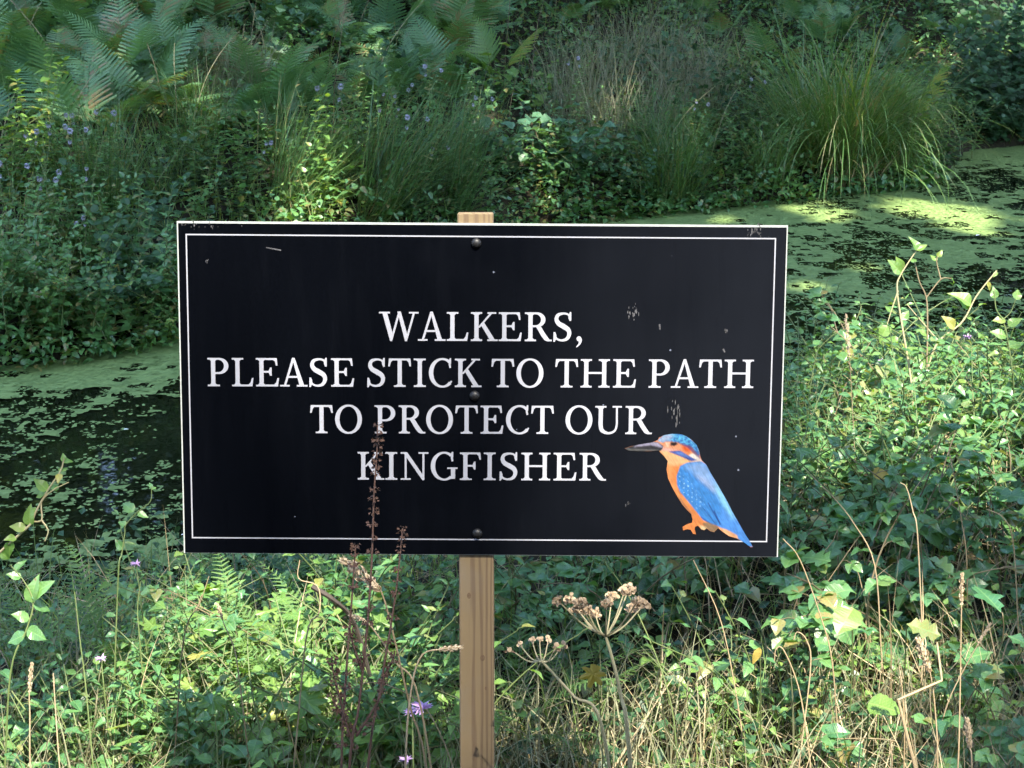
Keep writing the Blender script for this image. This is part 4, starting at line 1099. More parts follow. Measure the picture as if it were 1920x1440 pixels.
def fallen_straw():
    r = np.random.default_rng(65); n = 5200
    X = r.uniform(-1.6, 2.6, n); Y = r.uniform(2.1, 4.6, n)
    ok = (Y < near_edge(X) - 0.05) & (r.random(n) < 0.35 + 0.65 * sstep(0, 0.5, X)); X, Y = X[ok], Y[ok]; m = len(X); mb = MB()
    blades(mb, np.stack([X, Y, ground(X, Y) + r.uniform(0, 0.09, m)], -1), r.uniform(0, 6.28, m), r.normal(1.35, 0.2, m), r.uniform(0.08, 0.3, m), r.uniform(0.0015, 0.004, m), r.normal(0.1, 0.3, m), 4, r.uniform(0, 1, m), 1.2)
    return tag(link('fallen_straw', mb.mesh('fallen_straw', M_straw)), 'matted fallen straw lying over the soil of the near bank', 'straw', kind='stuff')
fallen_straw()
def grass_stuff(seed, x0, x1, y0, y1, n, far, L, mat, name, label, dens=None, curve=0.9):
    r = np.random.default_rng(seed)
    X = r.uniform(x0, x1, n); Y = r.uniform(y0, y1, n)
    ok = (Y > far_edge(X) + 0.02) if far else (Y < near_edge(X) - 0.03)
    if dens is not None: ok &= r.random(n) < dens(X, Y)
    X, Y = X[ok], Y[ok]; m = len(X); mb = MB()
    blades(mb, np.stack([X, Y, ground(X, Y) - 0.01], -1), r.uniform(0, 6.28, m), np.abs(r.normal(0.2, 0.2, m)), L * r.uniform(0.4, 1.15, m), (0.0028 if not far else 0.0045) * r.uniform(0.6, 1.4, m), np.abs(r.normal(curve, 0.5, m)), 5, r.uniform(0, 1, m), 1.2)
    return tag(link(name, mb.mesh(name, mat)), label, 'grass', kind='stuff')
grass_stuff(71, -4, 5, 1.9, 6.6, 30000, False, 0.27, M_grass, 'grass', 'green and straw coloured grass growing through the near bank', lambda X, Y: 0.42 + 0.4 * sstep(-0.1, 0.7, X) * (1 - 0.75 * sstep(3.2, 4, Y)) + 0.3 * (Y < 2.5))
grass_stuff(72, -1, 5, 1.9, 4.2, 12000, False, 0.34, M_straw, 'dry_grass', 'dry straw grass standing among the leaves below the sign', lambda X, Y: (0.08 + 0.92 * sstep(0.3, 0.75, X)) * (0.35 + 0.6 * sstep(0.45, 0.6, fbm(X * 2, Y * 2, 5))) * (1 - 0.8 * sstep(2.9, 3.5, Y)), 0.95)
grass_stuff(74, -1.7, 1.9, 1.8, 2.75, 8000, False, 0.30, M_palegrass, 'grass', 'pale sun-bleached grass along the foot of the near bank', lambda X, Y: 0.45 + 0.55 * sstep(0.45, 0.55, fbm(X * 2, Y * 2, 95)), 0.8)
grass_stuff(73, -6, 8, 6, 14, 15000, True, 0.42, M_grass, 'grass', 'rank green grass growing through the far bank', lambda X, Y: 0.2 + 0.6 * sstep(0.42, 0.6, fbm(X * 0.8, Y * 0.8, 15)) * (1 - 0.7 * sstep(3, 5, Y - far_edge(X))), 0.8)

# ------------------------------------------------------------------ far bank: ferns, mint, herbs, sedges
rf = random.Random(3)
FERN_V = [fern_parts(FR_bracken, rf.choice((4, 5, 5, 6)), 0.4, 0.5, 0.86, s) for s in range(8)]
def rects(n, u0, u1, v0, v1, r, mind):
    pts, tries = [], 0
    while len(pts) < n and tries < n * 60:
        tries += 1
        u, v = r.uniform(u0, u1), r.uniform(v0, v1)
        if all((u - a) ** 2 + ((v - b) * 1.6) ** 2 > mind ** 2 for a, b in pts): pts.append((u, v))
    return pts
def ferns(n, u0, u1, v0, v1, zone, smin=0.75, smax=1.15, mind=45, look='blue-green bracken fern'):
    for u, v in rects(n, u0, u1, v0, v1, rf, mind * 0.75):
        make('bracken_fern', rf.choice(FERN_V), on_ground(u, v), rf.uniform(0, 6.28), rf.uniform(smin, smax), (rf.uniform(-.15, .25), rf.uniform(-.2, .2)), look, zone, 'fern', 'bracken on the far bank', 0.6)
ferns(26, -40, 330, 95, 290, 'in the dark corner above the mint', 0.7, 1.0)
ferns(24, -40, 420, 10, 95, 'along the top of the dark fern bank', 0.7, 1.05)
ferns(12, 330, 600, 130, 300, 'above the sunlit grass on the far bank', 0.6, 0.9)
ferns(22, 420, 960, 5, 100, 'along the top of the bank over the sign', 0.7, 1.0)
ferns(12, 600, 930, 110, 230, 'over the mint behind the sign', 0.6, 0.85)
ferns(7, 1000, 1400, 5, 100, 'behind the pale dry grass', 0.6, 0.9)
ferns(9, 1400, 1780, 20, 150, 'behind the big sedge tussock', 0.6, 0.9, look='green bracken fern')
ferns(5, 1780, 1960, 20, 110, 'above the dark hollow', 0.5, 0.8)
FERN_B = [fern_parts([frond_mesh('frond', M_lush, 1.0, 0.3, 16, 0.4, 'bracken', 0.9, 0.4, 33), frond_mesh('frond', M_lush, 1.0, 0.3, 16, 0.4, 'bracken', 0.6, 0.2, 34)], 3, 0.4, 0.6, 0.8, 91)]
make('bracken_fern', FERN_B[0], on_ground(930, 160), 4.4, 0.8, (0.2, 0), 'bright yellow-green bracken fern', 'catching the sun high over the sign', 'fern', 'bracken on the far bank', 0.5)
make('bracken_fern', FERN_B[0], on_ground(1700, 260), 2.0, 0.95, (0.1, 0), 'bright yellow-green bracken fern', 'beside the big sedge tussock', 'fern', 'bracken on the far bank', 0.5)

MINT_V = [herb_parts(100 + s, 4, 0.62, 0.25, 11, (0.06, 0.028), M_herb, SMALL, flowers=2) for s in range(4)]
LANCE = leaf_template('lance', 4, 0.2, 0.3)
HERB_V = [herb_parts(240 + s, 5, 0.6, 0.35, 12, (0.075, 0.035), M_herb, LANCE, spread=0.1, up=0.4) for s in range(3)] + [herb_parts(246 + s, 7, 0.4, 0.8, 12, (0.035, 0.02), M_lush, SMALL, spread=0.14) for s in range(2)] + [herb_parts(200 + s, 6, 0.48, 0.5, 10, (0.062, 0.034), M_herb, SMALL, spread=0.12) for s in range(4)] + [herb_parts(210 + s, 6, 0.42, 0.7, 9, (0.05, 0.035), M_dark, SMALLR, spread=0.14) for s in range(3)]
NETTLE_V = [herb_parts(230 + s, 3, 0.75, 0.15, 12, (0.10, 0.045), M_lush, SMALL, spread=0.05, up=0.1) for s in range(2)]
def herbs(variants, name, n, u0, u1, v0, v1, look, zone, cat='herb', group=None, smin=0.8, smax=1.2, mind=40, tilt=(0, 0), mid=0.3):
    for u, v in rects(n, u0, u1, v0, v1, rf, mind):
        make(name, rf.choice(variants), on_ground(u, v), rf.uniform(0, 6.28), rf.uniform(smin, smax), (tilt[0] + rf.uniform(-.15, .15), tilt[1] + rf.uniform(-.15, .15)), look, zone, cat, group, mid)
herbs(MINT_V, 'water_mint', 9, 0, 330, 350, 560, 'water mint with lilac flower heads', 'over the duckweed arm of the pond', 'mint', 'water mint on the far bank', 0.75, 1.0)
herbs(MINT_V, 'water_mint', 2, 340, 600, 330, 430, 'water mint with lilac flower heads', 'above the corner of the sign', 'mint', 'water mint on the far bank')
herbs(MINT_V, 'water_mint', 7, 620, 960, 250, 420, 'water mint with lilac flower heads', 'behind the top edge of the sign', 'mint', 'water mint on the far bank', 0.75, 1.05)
herbs(MINT_V, 'water_mint', 3, 1040, 1420, 220, 380, 'water mint with lilac flower heads', 'in front of the pale dry grass', 'mint', 'water mint on the far bank', 0.7, 0.9)
herbs(MINT_V, 'water_mint', 2, 1440, 1560, 230, 330, 'water mint with lilac flower heads', 'growing through the big sedge tussock', 'mint', 'water mint on the far bank', 0.7, 0.9)
herbs(HERB_V, 'leafy_herb', 20, -20, 340, 560, 668, 'leafy green herb overhanging the duckweed', 'at the water edge beside the sign', 'herb', 'herbs at the water edge', 0.75, 1.1, 34, (0.25, 0))
herbs(HERB_V, 'leafy_herb', 20, -20, 340, 360, 560, 'leafy green herb', 'on the bank over the duckweed arm', 'herb', 'herbs on the far bank', 0.9, 1.2)
herbs(HERB_V, 'leafy_herb', 22, 340, 1000, 270, 440, 'leafy green herb', 'tangled behind the top edge of the sign', 'herb', 'herbs on the far bank')
herbs(HERB_V, 'leafy_herb', 18, 980, 1330, 240, 400, 'leafy green herb', 'between the sign and the rush clump', 'herb', 'herbs on the far bank', 0.8, 1.1)
herbs(HERB_V, 'leafy_herb', 14, 1640, 1800, 170, 330, 'leafy bramble bush', 'beside the big sedge tussock', 'bush', 'bushes beside the sedge', 1.0, 1.5, 30)
herbs(HERB_V, 'leafy_herb', 5, 1380, 1480, 250, 345, 'leafy green herb', 'in front of the big sedge tussock', 'herb', 'herbs on the far bank', 0.8, 1.1, 30)
herbs(NETTLE_V, 'tall_nettle', 4, 20, 120, 330, 400, 'tall pale green nettle', 'among the mint in the far corner', 'nettle', 'nettles on the far bank', 0.8, 1.0)
herbs(NETTLE_V, 'tall_nettle', 3, 540, 640, 380, 430, 'tall yellow-green nettle', 'in the sunlit patch above the sign', 'nettle', 'nettles on the far bank', 0.7, 0.9)
# dark overhanging scrub over the hollow; lower bushes added to deepen its shade
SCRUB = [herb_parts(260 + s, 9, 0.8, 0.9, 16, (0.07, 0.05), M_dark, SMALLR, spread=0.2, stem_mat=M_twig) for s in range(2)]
for u, v, s in ((1835, 222, 1.1), (1900, 218, 1.2), (1960, 222, 1.2), (1870, 185, 1.3), (1930, 175, 1.4), (1805, 200, 0.8), (1840, 262, 0.6), (1890, 262, 0.65), (1940, 262, 0.7), (1865, 245, 0.8), (1920, 240, 0.8)):
    make('dark_scrub', rf.choice(SCRUB), on_ground(u, v) + np.array([0, 0, -0.02]), rf.uniform(0, 6.28), s, (0.35, 0), 'dark overhanging scrub', 'above the black hollow', 'bush', 'scrub over the hollow', 0.4)
# broad dark alder leaves
ALD = [leafy_parts(300 + s, 'round', M_alder, 4, 0.5, 0.6, 9, (0.11, 0.085), False, 0.25, M_brownstem, 0.025, spread=0.08) for s in range(2)]
for u, v, s in ((1010, 345, 0.95), (1060, 350, 0.85), (960, 335, 0.8), (1110, 345, 0.7)):
    make('alder_sapling', rf.choice(ALD), on_ground(u, v), rf.uniform(0, 6), s, (0.1, 0), 'broad-leaved blue-green alder sapling', 'just above the top edge of the sign', 'sapling', 'alder saplings', 0.35)
ALB = leafy_parts(310, 'round', M_lush, 2, 0.5, 0.4, 5, (0.12, 0.10), False, 0.25, M_greenstem, 0.025)
make('alder_sapling', ALB, on_ground(945, 200), 0.4, 0.9, (0.1, 0), 'bright broad-leaved sapling with pale green leaves', 'high above the sign against dark fern', 'sapling', None, 0.35)
make('alder_sapling', ALB, on_ground(1010, 215), 2.4, 0.7, (0.1, 0), 'small bright broad-leaved sapling', 'at the edge of the pale dry grass', 'sapling', None, 0.35)
# rush clumps leaning to the upper right, pale dry grass, dark rush, the big sedge
LEANRUSH = [tussock_mesh(400 + s, 110, 0.95, 0, 0.75, 0.35, 0.007, M_rush, 0.12, 0.25, 0.45, 7) for s in range(3)]
UPRUSH = [tussock_mesh(410 + s, 120, 0.75, 0, 0.45, 0.7, 0.005, M_rush, 0.13, None, 0, 6) for s in range(3)]
PALE = [tussock_mesh(420 + s, 90, 0.75, 0, 0.32, 0.6, 0.004, M_palegrass, 0.14, None, 0, 6) for s in range(3)]
def tuss(variants, name, pts, look, zone, group, smin=0.8, smax=1.15, cat='grass clump'):
    for u, v in pts:
        o = link(name, rf.choice(variants), None, Matrix.Translation(Vector(on_ground(u, v))) @ Matrix.Rotation(rf.uniform(-.25, .25), 4, 'Z') @ Matrix.Scale(rf.uniform(smin, smax), 4))
        o['group'] = group
        PLACED.append((o, look, zone, cat, np.array(o.matrix_basis.translation) + [0, 0, 0.4]))
tuss(LEANRUSH, 'rush_clump', rects(7, 640, 860, 330, 430, rf, 50), 'long-bladed rush clump leaning over', 'behind the top of the sign', 'leaning rushes', 0.7, 1.0)
tuss(LEANRUSH, 'rush_clump', rects(4, 470, 640, 350, 420, rf, 50), 'green rush clump leaning over', 'beside the sunlit patch above the sign', 'leaning rushes', 0.6, 0.8)
tuss(UPRUSH, 'rush_clump', rects(5, 1180, 1330, 270, 395, rf, 40), 'dark green rush clump', 'at the water above the sign corner', 'upright rushes', 0.7, 0.95)
tuss(UPRUSH, 'rush_clump', rects(4, 120, 340, 340, 470, rf, 50), 'dark upright rush clump', 'among the mint over the duckweed', 'upright rushes', 0.6, 0.85)
tuss(UPRUSH, 'rush_clump', rects(3, 350, 560, 260, 400, rf, 50), 'green upright rush clump', 'between the mint and the sunlit patch', 'upright rushes', 0.6, 0.85)
tuss(PALE, 'dry_grass_clump', rects(14, 1050, 1390, 130, 300, rf, 42), 'pale dry grass clump', 'on the slope beside the sedge', 'pale grass on the far bank', 0.75, 1.1)
tuss(PALE, 'dry_grass_clump', rects(5, 360, 520, 180, 300, rf, 42), 'pale dry grass clump', 'among the ferns above the sign', 'pale grass on the far bank', 0.6, 0.85)
tuss(PALE, 'dry_grass_clump', rects(7, 1780, 1930, 20, 120, rf, 40), 'sunlit golden grass clump', 'in the far top corner above the hollow', 'golden grass in the sun', 0.7, 0.9)
def sedge():
    o = empty('sedge_tussock', on_ground(1580, 368) + np.array([0, 0.25, 0]))
    r = np.random.default_rng(8); mb = MB(); n = 700
    a = r.uniform(0, 2 * math.pi, n); rad = 0.28 * np.sqrt(r.random(n))
    blades(mb, np.stack([rad * np.cos(a), rad * np.sin(a), r.uniform(0, 0.25, n)], -1), a + r.normal(0, 0.9, n), np.abs(r.normal(0.3, 0.35, n)), r.uniform(0.65, 1.4, n), r.uniform(0.006, 0.012, n), r.gamma(3.2, 0.5, n), 11, r.uniform(0, 1, n), 0.9)
    link('blades', mb.mesh('blades', M_sedge), o)['kind'] = 'stuff'
    mb = MB(); n = 190
    a = r.uniform(math.pi, 2 * math.pi, n); P = np.stack([0.26 * np.cos(a), 0.26 * np.sin(a), r.uniform(0.1, 0.35, n)], -1)
    blades(mb, P, a + r.normal(0, 0.35, n), r.uniform(0.15, 1.1, n), r.uniform(0.6, 1.45, n), r.uniform(0.003, 0.008, n), r.uniform(1.1, 2.4, n), 9, r.uniform(0, 1, n), 0.8)
    link('drooping_blades', mb.mesh('drooping_blades', M_sedge), o)['kind'] = 'stuff'
    mb = MB(); n = 240
    a = r.uniform(0, 2 * math.pi, n); rad = 0.26 * np.sqrt(r.random(n))
    P = np.stack([rad * np.cos(a), rad * np.sin(a), np.zeros(n)], -1)
    blades(mb, P, a, r.uniform(0.05, 0.5, n), r.uniform(0.15, 0.4, n), r.uniform(0.008, 0.016, n), r.uniform(0.1, 0.8, n), 4, r.uniform(0, 1, n), 1.0)
    link('dead_base', mb.mesh('dead_base', M_straw), o)['kind'] = 'stuff'
    tag(o, 'big sedge tussock with long drooping blades over the duckweed', 'sedge')
sedge()
SEDGE_S = [tussock_mesh(450 + s, 260, 1.1, 0, 0.5, 1.0, 0.006, M_sedge, 0.16, None, 0, 8) for s in range(2)]
tuss(SEDGE_S, 'sedge_clump', [(1440, 350), (1690, 330), (1500, 300), (1620, 290), (1270, 385)], 'smaller arching sedge clump', 'beside the big sedge tussock', 'small sedges', 0.6, 0.85, 'sedge')
# thin bare stems standing out against the dark
for j, (u, v, du, h) in enumerate(((265, 130, 6, 0.75), (40, 140, 60, 0.9), (310, 260, -10, 0.55), (500, 130, -20, 0.5), (660, 120, 30, 0.5), (850, 90, -20, 0.4), (1290, 200, 10, 0.8), (1360, 220, -30, 0.6), (440, 210, 40, 0.6), *[(rf.uniform(0, 1750), rf.uniform(120, 380), rf.uniform(-60, 60), rf.uniform(0.4, 0.9)) for _ in range(34)])):
    p = on_ground(u, v)
    o = link('bare_stem', MB().add(*tube(stem_path(h, du / 100, 0, 0.02, 10, rf) , np.linspace(0.003, 0.0014, 10), 4)).mesh('bare_stem', M_hogstem if j % 2 else M_brownstem), None, Matrix.Translation(Vector(p)))
    PLACED.append((o, 'thin bare stem', 'on the far bank', 'stem', p + [0, 0, h / 2])); o['group'] = 'bare stems'

# ------------------------------------------------------------------ near bank: brambles, bittersweet, ferns, seedlings
rg = random.Random(21)
BRAMBLE = [leafy_parts(500 + s, 'bramble', M_broad, 2, 0.36, 0.8, 6, (0.062, 0.036), False, 0.3, M_brownstem, 0.03, True) for s in range(5)]
BITTER = [leafy_parts(510 + s, 'ovate', M_herb, 4, 0.40, 0.7, 10, (0.052, 0.024), False, 0.25, M_greenstem, 0.012, spread=0.06) for s in range(6)]
BITTERL = [leafy_parts(520 + s, 'ovate', M_lush, 3, 0.36, 0.7, 10, (0.052, 0.024), False, 0.25, M_greenstem, 0.012, spread=0.05) for s in range(5)]
WOUND = [leafy_parts(530 + s, 'lance', M_herb, 4, 0.46, 0.4, 11, (0.062, 0.026), True, 0.35, M_greenstem, 0.003, spread=0.05) for s in range(4)]
OAKS = [leafy_parts(540 + s, 'oak', M_broad, 1, 0.30, 0.4, 6, (0.085, 0.075), False, 0.15, M_brownstem, 0.008) for s in range(2)]
SYCA = [leafy_parts(550 + s, 'palmate', M_lush, 2, 0.28, 0.4, 5, (0.085, 0.06), False, 0.3, M_greenstem, 0.03) for s in range(3)]
LADY = [fern_parts(FR_fern, n_, 0.5, 0.3, 0.45, 600 + n_) for n_ in (4, 5, 6)]
def near(variants, name, n, u0, u1, v0, v1, look, zone, cat, smin=0.8, smax=1.2, mind=45, mid=0.15, skip=None):
    for u, v in rects(n, u0, u1, v0, v1, rg, mind):
        if skip and skip(u, v): continue
        make(name, rg.choice(variants), on_ground(u, v) - np.array([0, 0, 0.01]), rg.uniform(0, 6.28), rg.uniform(smin, smax), (rg.uniform(-.2, .2), rg.uniform(-.2, .2)), look, zone, cat, None, mid)
ZL = 'below the sign, on the water side of the post'
near(BITTER, 'bittersweet', 16, -40, 430, 1140, 1270, 'small green bittersweet sprig', 'on the shady bank under the duckweed', 'herb', 0.35, 0.5)
near(LADY, 'lady_fern', 8, 60, 460, 1160, 1300, 'small feathery lady fern', 'on the shady bank under the duckweed', 'fern', 0.45, 0.65)
near(BITTER, 'bittersweet', 11, -40, 430, 1270, 1420, 'green bittersweet sprig', 'in the near corner of the bank', 'herb', 0.5, 0.75)
near(BITTER, 'bittersweet', 14, -40, 430, 1420, 1640, 'low green bittersweet sprig', 'at the very foot of the near corner', 'herb', 0.7, 1.0)
near(WOUND, 'willowherb', 12, -40, 430, 1200, 1500, 'narrow-leaved willowherb', 'beside the pale corner seed stalk', 'herb', 0.45, 0.75)
near(LADY, 'lady_fern', 13, 40, 600, 1290, 1520, 'feathery lady fern', 'in the near corner of the bank', 'fern', 0.6, 0.9)
near(SYCA, 'sycamore_seedling', 12, 300, 680, 1230, 1520, 'bright lobed sycamore seedling', 'in the sun patch beside the dock stalks', 'seedling', 0.7, 1.0)
near(BRAMBLE, 'bramble', 13, 440, 860, 1130, 1330, 'three-leaved bramble', 'between the dock stalks and the post', 'bramble', 0.65, 0.95)
near(BITTERL, 'bittersweet', 22, 440, 860, 1180, 1560, 'yellow-green bittersweet sprig', 'between the dock stalks and the post', 'herb', 0.7, 1.0)
near(LADY, 'lady_fern', 6, 470, 860, 1180, 1440, 'yellowish lady fern', 'beside the dock stalks', 'fern', 0.7, 1.0)
near(WOUND, 'willowherb', 6, 560, 860, 1250, 1560, 'narrow-leaved willowherb', 'close beside the post', 'herb', 0.7, 1.0)
near(LADY, 'lady_fern', 3, 960, 1060, 1370, 1440, 'pale yellow-green lady fern', 'just past the post', 'fern', 0.75, 0.85)
near(BRAMBLE, 'bramble', 11, 930, 1300, 1090, 1300, 'dark three-leaved bramble', 'in the shade past the post', 'bramble', 0.8, 1.1)
near(BITTER, 'bittersweet', 10, 930, 1440, 1100, 1420, 'dull green bittersweet sprig', 'around the dry hogweed heads', 'herb', 0.7, 1.0)
near(BRAMBLE, 'bramble', 15, 1450, 1960, 1080, 1300, 'large-leaved bramble', 'in the dry grass under the sign corner', 'bramble', 0.8, 1.2)
near(BITTERL, 'bittersweet', 14, 1180, 1900, 1280, 1560, 'bright green bittersweet sprig', 'in the dry grass below the sign corner', 'herb', 0.55, 0.85)
near(OAKS, 'oak_seedling', 7, 1500, 1900, 1180, 1420, 'lobed oak seedling', 'in the dry grass under the sign corner', 'seedling', 0.9, 1.2)
near(BRAMBLE, 'bramble', 6, 1500, 1900, 1400, 1600, 'bright bramble', 'low in the dry grass', 'bramble', 0.8, 1.1)
near(BITTER, 'bittersweet', 36, 1460, 1960, 740, 1080, 'bushy bittersweet', 'in the thicket beside the sign', 'herb', 0.75, 1.15, 34)
near(BITTERL, 'bittersweet', 30, 1460, 1960, 690, 900, 'sunlit bittersweet', 'in the thicket by the pond edge', 'herb', 0.7, 1.1, 30)
near(BRAMBLE, 'bramble', 16, 1460, 1960, 780, 1090, 'dark bramble', 'in the thicket beside the sign', 'bramble', 0.8, 1.2, 40)
near(WOUND, 'willowherb', 22, 1460, 1960, 680, 1000, 'leafy willowherb', 'in the thicket beside the sign', 'herb', 0.75, 1.1, 30)
near(BITTER, 'bittersweet', 8, 1250, 1480, 980, 1100, 'dull green bittersweet sprig', 'tucked under the sign corner', 'herb')

# ------------------------------------------------------------------ single things that stand out
def drop_to_ground(P):
    """carry a stalk's lower end down to the soil"""
    P = [np.asarray(p, float) for p in P]
    d = P[0] - P[1]; d = d / np.linalg.norm(d)
    b = P[0].copy(); g0 = float(ground(b[0], b[1]))
    if b[2] > g0 + 0.02:
        dx = np.clip(d[:2] / max(-d[2], 0.3), -0.25, 0.25) * (b[2] - g0) * 0.5
        q = np.array([b[0] + dx[0], b[1] + dx[1], 0]); q[2] = float(ground(q[0], q[1])) - 0.02
        P = [q, (q + b) / 2 + [0, 0, 0]] + P
    return np.array(P)
def stalk(name, pts, depth, r0, r1, mat, n=26):
    """pts: photo points from the foot upward"""
    P = [at(u, v, depth if np.isscalar(depth) else depth[k]) for k, (u, v) in enumerate(pts)]
    P = smooth_path(drop_to_ground(P), n)
    o = empty(name, P[0])
    link('stem', MB().add(*tube(P - P[0], np.linspace(r0, r1, n), 6)).mesh('stem', mat, True), o)
    return o, P
def seed_head_mesh(n=60, fat=0.075, seed=1, mat=None):
    r = np.random.default_rng(seed); mb = MB()
    t = np.sort(r.random(n)); a = r.uniform(0, 6.28, n)
    prof = fat * np.sin(np.pi * np.clip(t, 0.03, 0.97)) ** 0.6 * (0.75 + 0.4 * np.sin(t * 26 + seed))
    P = np.stack([prof * np.cos(a) * 0.6, t * 0.95, prof * np.sin(a) * 0.6], -1)
    D = np.stack([np.cos(a) * 0.5, np.ones(n), np.sin(a) * 0.5], -1)
    scatter(mb, TINY[0] * [1.1, 1, 1], TINY[1], frames(D, np.stack([np.cos(a), np.zeros(n), np.sin(a)], -1)), P, 0.09 * r.uniform(0.7, 1.3, n) * (0.6 + fat * 6), r.uniform(0, 1, n))
    mb.add(*tube(np.array([[0, 0, 0], [0, .5, 0], [0, 1, 0]]), 0.012, 4))
    return mb.mesh('seed_head', mat or M_seed)
HEADS = [seed_head_mesh(80, 0.08, 1), seed_head_mesh(90, 0.15, 2), seed_head_mesh(50, 0.05, 3)]
def put_head(o, P0, a, b, mesh):
    d = b - a; L = np.linalg.norm(d)
    R = frames(d[None], np.array([[0.1, -1, 0.2]]))[0]
    return link('seed_head', mesh, o, m4(R, a - P0, L))
# (points from foot up, depth, head length px (0 none), head mesh, material, label)
STALKS = [
 ([(57, 1440), (56, 1340), (55, 1300), (60, 1242)], 2.35, 58, 0, M_straw, 'pale grass stalk with a white seed head in the near corner'),
 ([(112, 1440), (104, 1330), (100, 1262)], 2.45, 26, 2, M_straw, 'short pale grass stalk beside the corner seed head'),
 ([(175, 1440), (160, 1280), (150, 1200), (140, 1110)], 2.5, 0, 0, M_greenstem, 'tall bare pale green grass stalk under the duckweed'),
 ([(262, 1200), (258, 1140), (264, 1090)], 2.8, 0, 0, M_greenstem, 'thin upright green stalk under the open water'),
 ([(452, 1300), (440, 1220), (420, 1170), (408, 1132)], 2.6, 26, 1, M_straw, 'grass stalk with a small white tuft below the sign'),
 ([(392, 1040 + 40), (375, 1130), (345, 1195)][::-1], 2.6, 0, 0, M_brownstem, 'thin tan stem rising to the bottom corner of the sign'),
 ([(800, 1440), (770, 1330), (740, 1200), (716, 1112), (690, 1080), (640, 1046)], 1.85, 92, 1, M_straw, 'tall grass with thick cream seed head drooping under the sign'),
 ([(790, 1330), (740, 1240), (690, 1168), (655, 1152)], 1.87, 32, 1, M_straw, 'grass with a short cream seed head beside the dock stalks'),
 ([(760, 1440), (770, 1300), (790, 1230), (830, 1217), (868, 1213)], 1.85, 40, 1, M_straw, 'grass with a cream seed head bending across to the post'),
 ([(1796, 1440), (1800, 1300), (1802, 1180), (1804, 1074)], 2.4, 48, 0, M_straw, 'tall grass with a cream seed head among the brambles'),
 ([(1758, 1440), (1754, 1340), (1744, 1262), (1721, 1196)], 2.35, 62, 1, M_straw, 'grass with a bent cream seed head beside the zigzag stem'),
 ([(1696, 1380), (1692, 1300), (1686, 1248)], 2.5, 34, 2, M_straw, 'short grass with a thin seed head behind the zigzag stem'),
 ([(1822, 1440), (1818, 1400), (1813, 1346)], 2.2, 58, 1, M_straw, 'grass with a cream seed head low at the edge of the brambles'),
 ([(1770, 1340), (1810, 1250), (1858, 1168)], 2.6, 36, 0, M_straw, 'slanting grass with a cream seed head over the brambles'),
 ([(1672, 1440), (1671, 1410), (1670, 1386)], 2.3, 20, 2, M_straw, 'stubby pale grass stalk at the foot of the zigzag stem'),
 ([(1608, 950), (1600, 800), (1594, 690), (1586, 588)], 4.0, 80, 2, M_brownstem, 'tall brown sorrel stalk rising through the thicket beside the sign'),
 ([(1560, 1240), (1540, 1160), (1500, 1050), (1468, 1010)], 2.7, 0, 0, M_straw, 'long straw stem slanting under the corner of the sign'),
 ([(1640, 1060), (1600, 980), (1560, 930), (1505, 876)], 3.0, 0, 0, M_straw, 'dry arching straw stem beside the sign'),
 ([(1812, 1040), (1800, 960), (1790, 900), (1779, 845)], 3.2, 30, 2, M_straw, 'straight dry stem with a white tip in the thicket'),
 ([(1900, 1020), (1880, 970), (1850, 955)], 3.0, 16, 2, M_straw, 'hooked dry stem at the edge of the thicket'),
 ([(1720, 1000), (1712, 960), (1700, 915), (1688, 905)], 3.0, 0, 0, M_straw, 'curled dry stem in the middle of the thicket'),
 ([(1500, 1420), (1520, 1250), (1512, 1200), (1495, 1185), (1488, 1200)], 2.7, 0, 0, M_straw, 'bent over straw stem in the dry grass'),
 ([(1520, 1440), (1500, 1300), (1470, 1220), (1455, 1218), (1452, 1240)], 2.65, 0, 0, M_straw, 'hooked straw stem in the dry grass'),
 ([(1400, 1440), (1380, 1300), (1350, 1160), (1300, 1050)], 2.8, 0, 0, M_straw, 'long thin straw stem crossing behind the hogweed'),
 ([(1260, 1330), (1230, 1230), (1180, 1120), (1125, 1042)], 2.7, 0, 0, M_greenstem, 'thin green stem rising behind the hogweed to the board'),
 ([(575, 1190), (598, 1150), (596, 1100), (560, 1085), (562, 1050)], 2.6, 0, 0, M_straw, 'crooked pale stem under the board'),
 ([(850, 1440), (800, 1330), (740, 1290), (690, 1280), (640, 1300)], 2.6, 0, 0, M_straw, 'fallen straw stem arching beside the post'),
]
for pts, dep, hl, hm, mat, lab in STALKS:
    a_, b_ = pts[-1], pts[-2]
    nm = 'grass_stalk'
    o, P = stalk(nm, pts, dep, 0.0017 if mat != M_greenstem else 0.0020, 0.0008, mat)
    if hl:
        tip = P[-1]; k_ = len(P) - 2; acc = 0; need = hl / FPX * dep
        while k_ > 0 and np.linalg.norm(tip - P[k_]) < need: k_ -= 1
        put_head(o, P[0], P[k_], tip, HEADS[hm])
    tag(o, lab, 'grass stalk', 'single grass stalks')
# zigzag broken stem
P = drop_to_ground([at(1716, 1440, 2.3), at(1684, 1312, 2.3), at(1766, 1276, 2.32), at(1757, 1205, 2.35)])
P = np.concatenate([np.linspace(P[j], P[j + 1], 5)[:4] for j in range(len(P) - 1)] + [P[-1:]])
tag(link('broken_stem', MB().add(*tube(P, np.linspace(0.0034, 0.0014, len(P)), 6)).mesh('broken_stem', M_straw)), 'pale broken stem bent in a zigzag among the brambles', 'stem')
# dark fallen twig
P = smooth_path([at(585, 1100, 2.75), at(625, 1125, 2.75), at(665, 1170, 2.8), at(700, 1290, 2.85)], 14)
P = np.vstack([P, [P[-1] + np.array([0.05, 0, -0.45])]])
tag(link('fallen_twig', MB().add(*tube(P, np.linspace(0.005, 0.004, len(P)), 6)).mesh('fallen_twig', M_twig)), 'dark dead twig slanting under the board', 'twig')

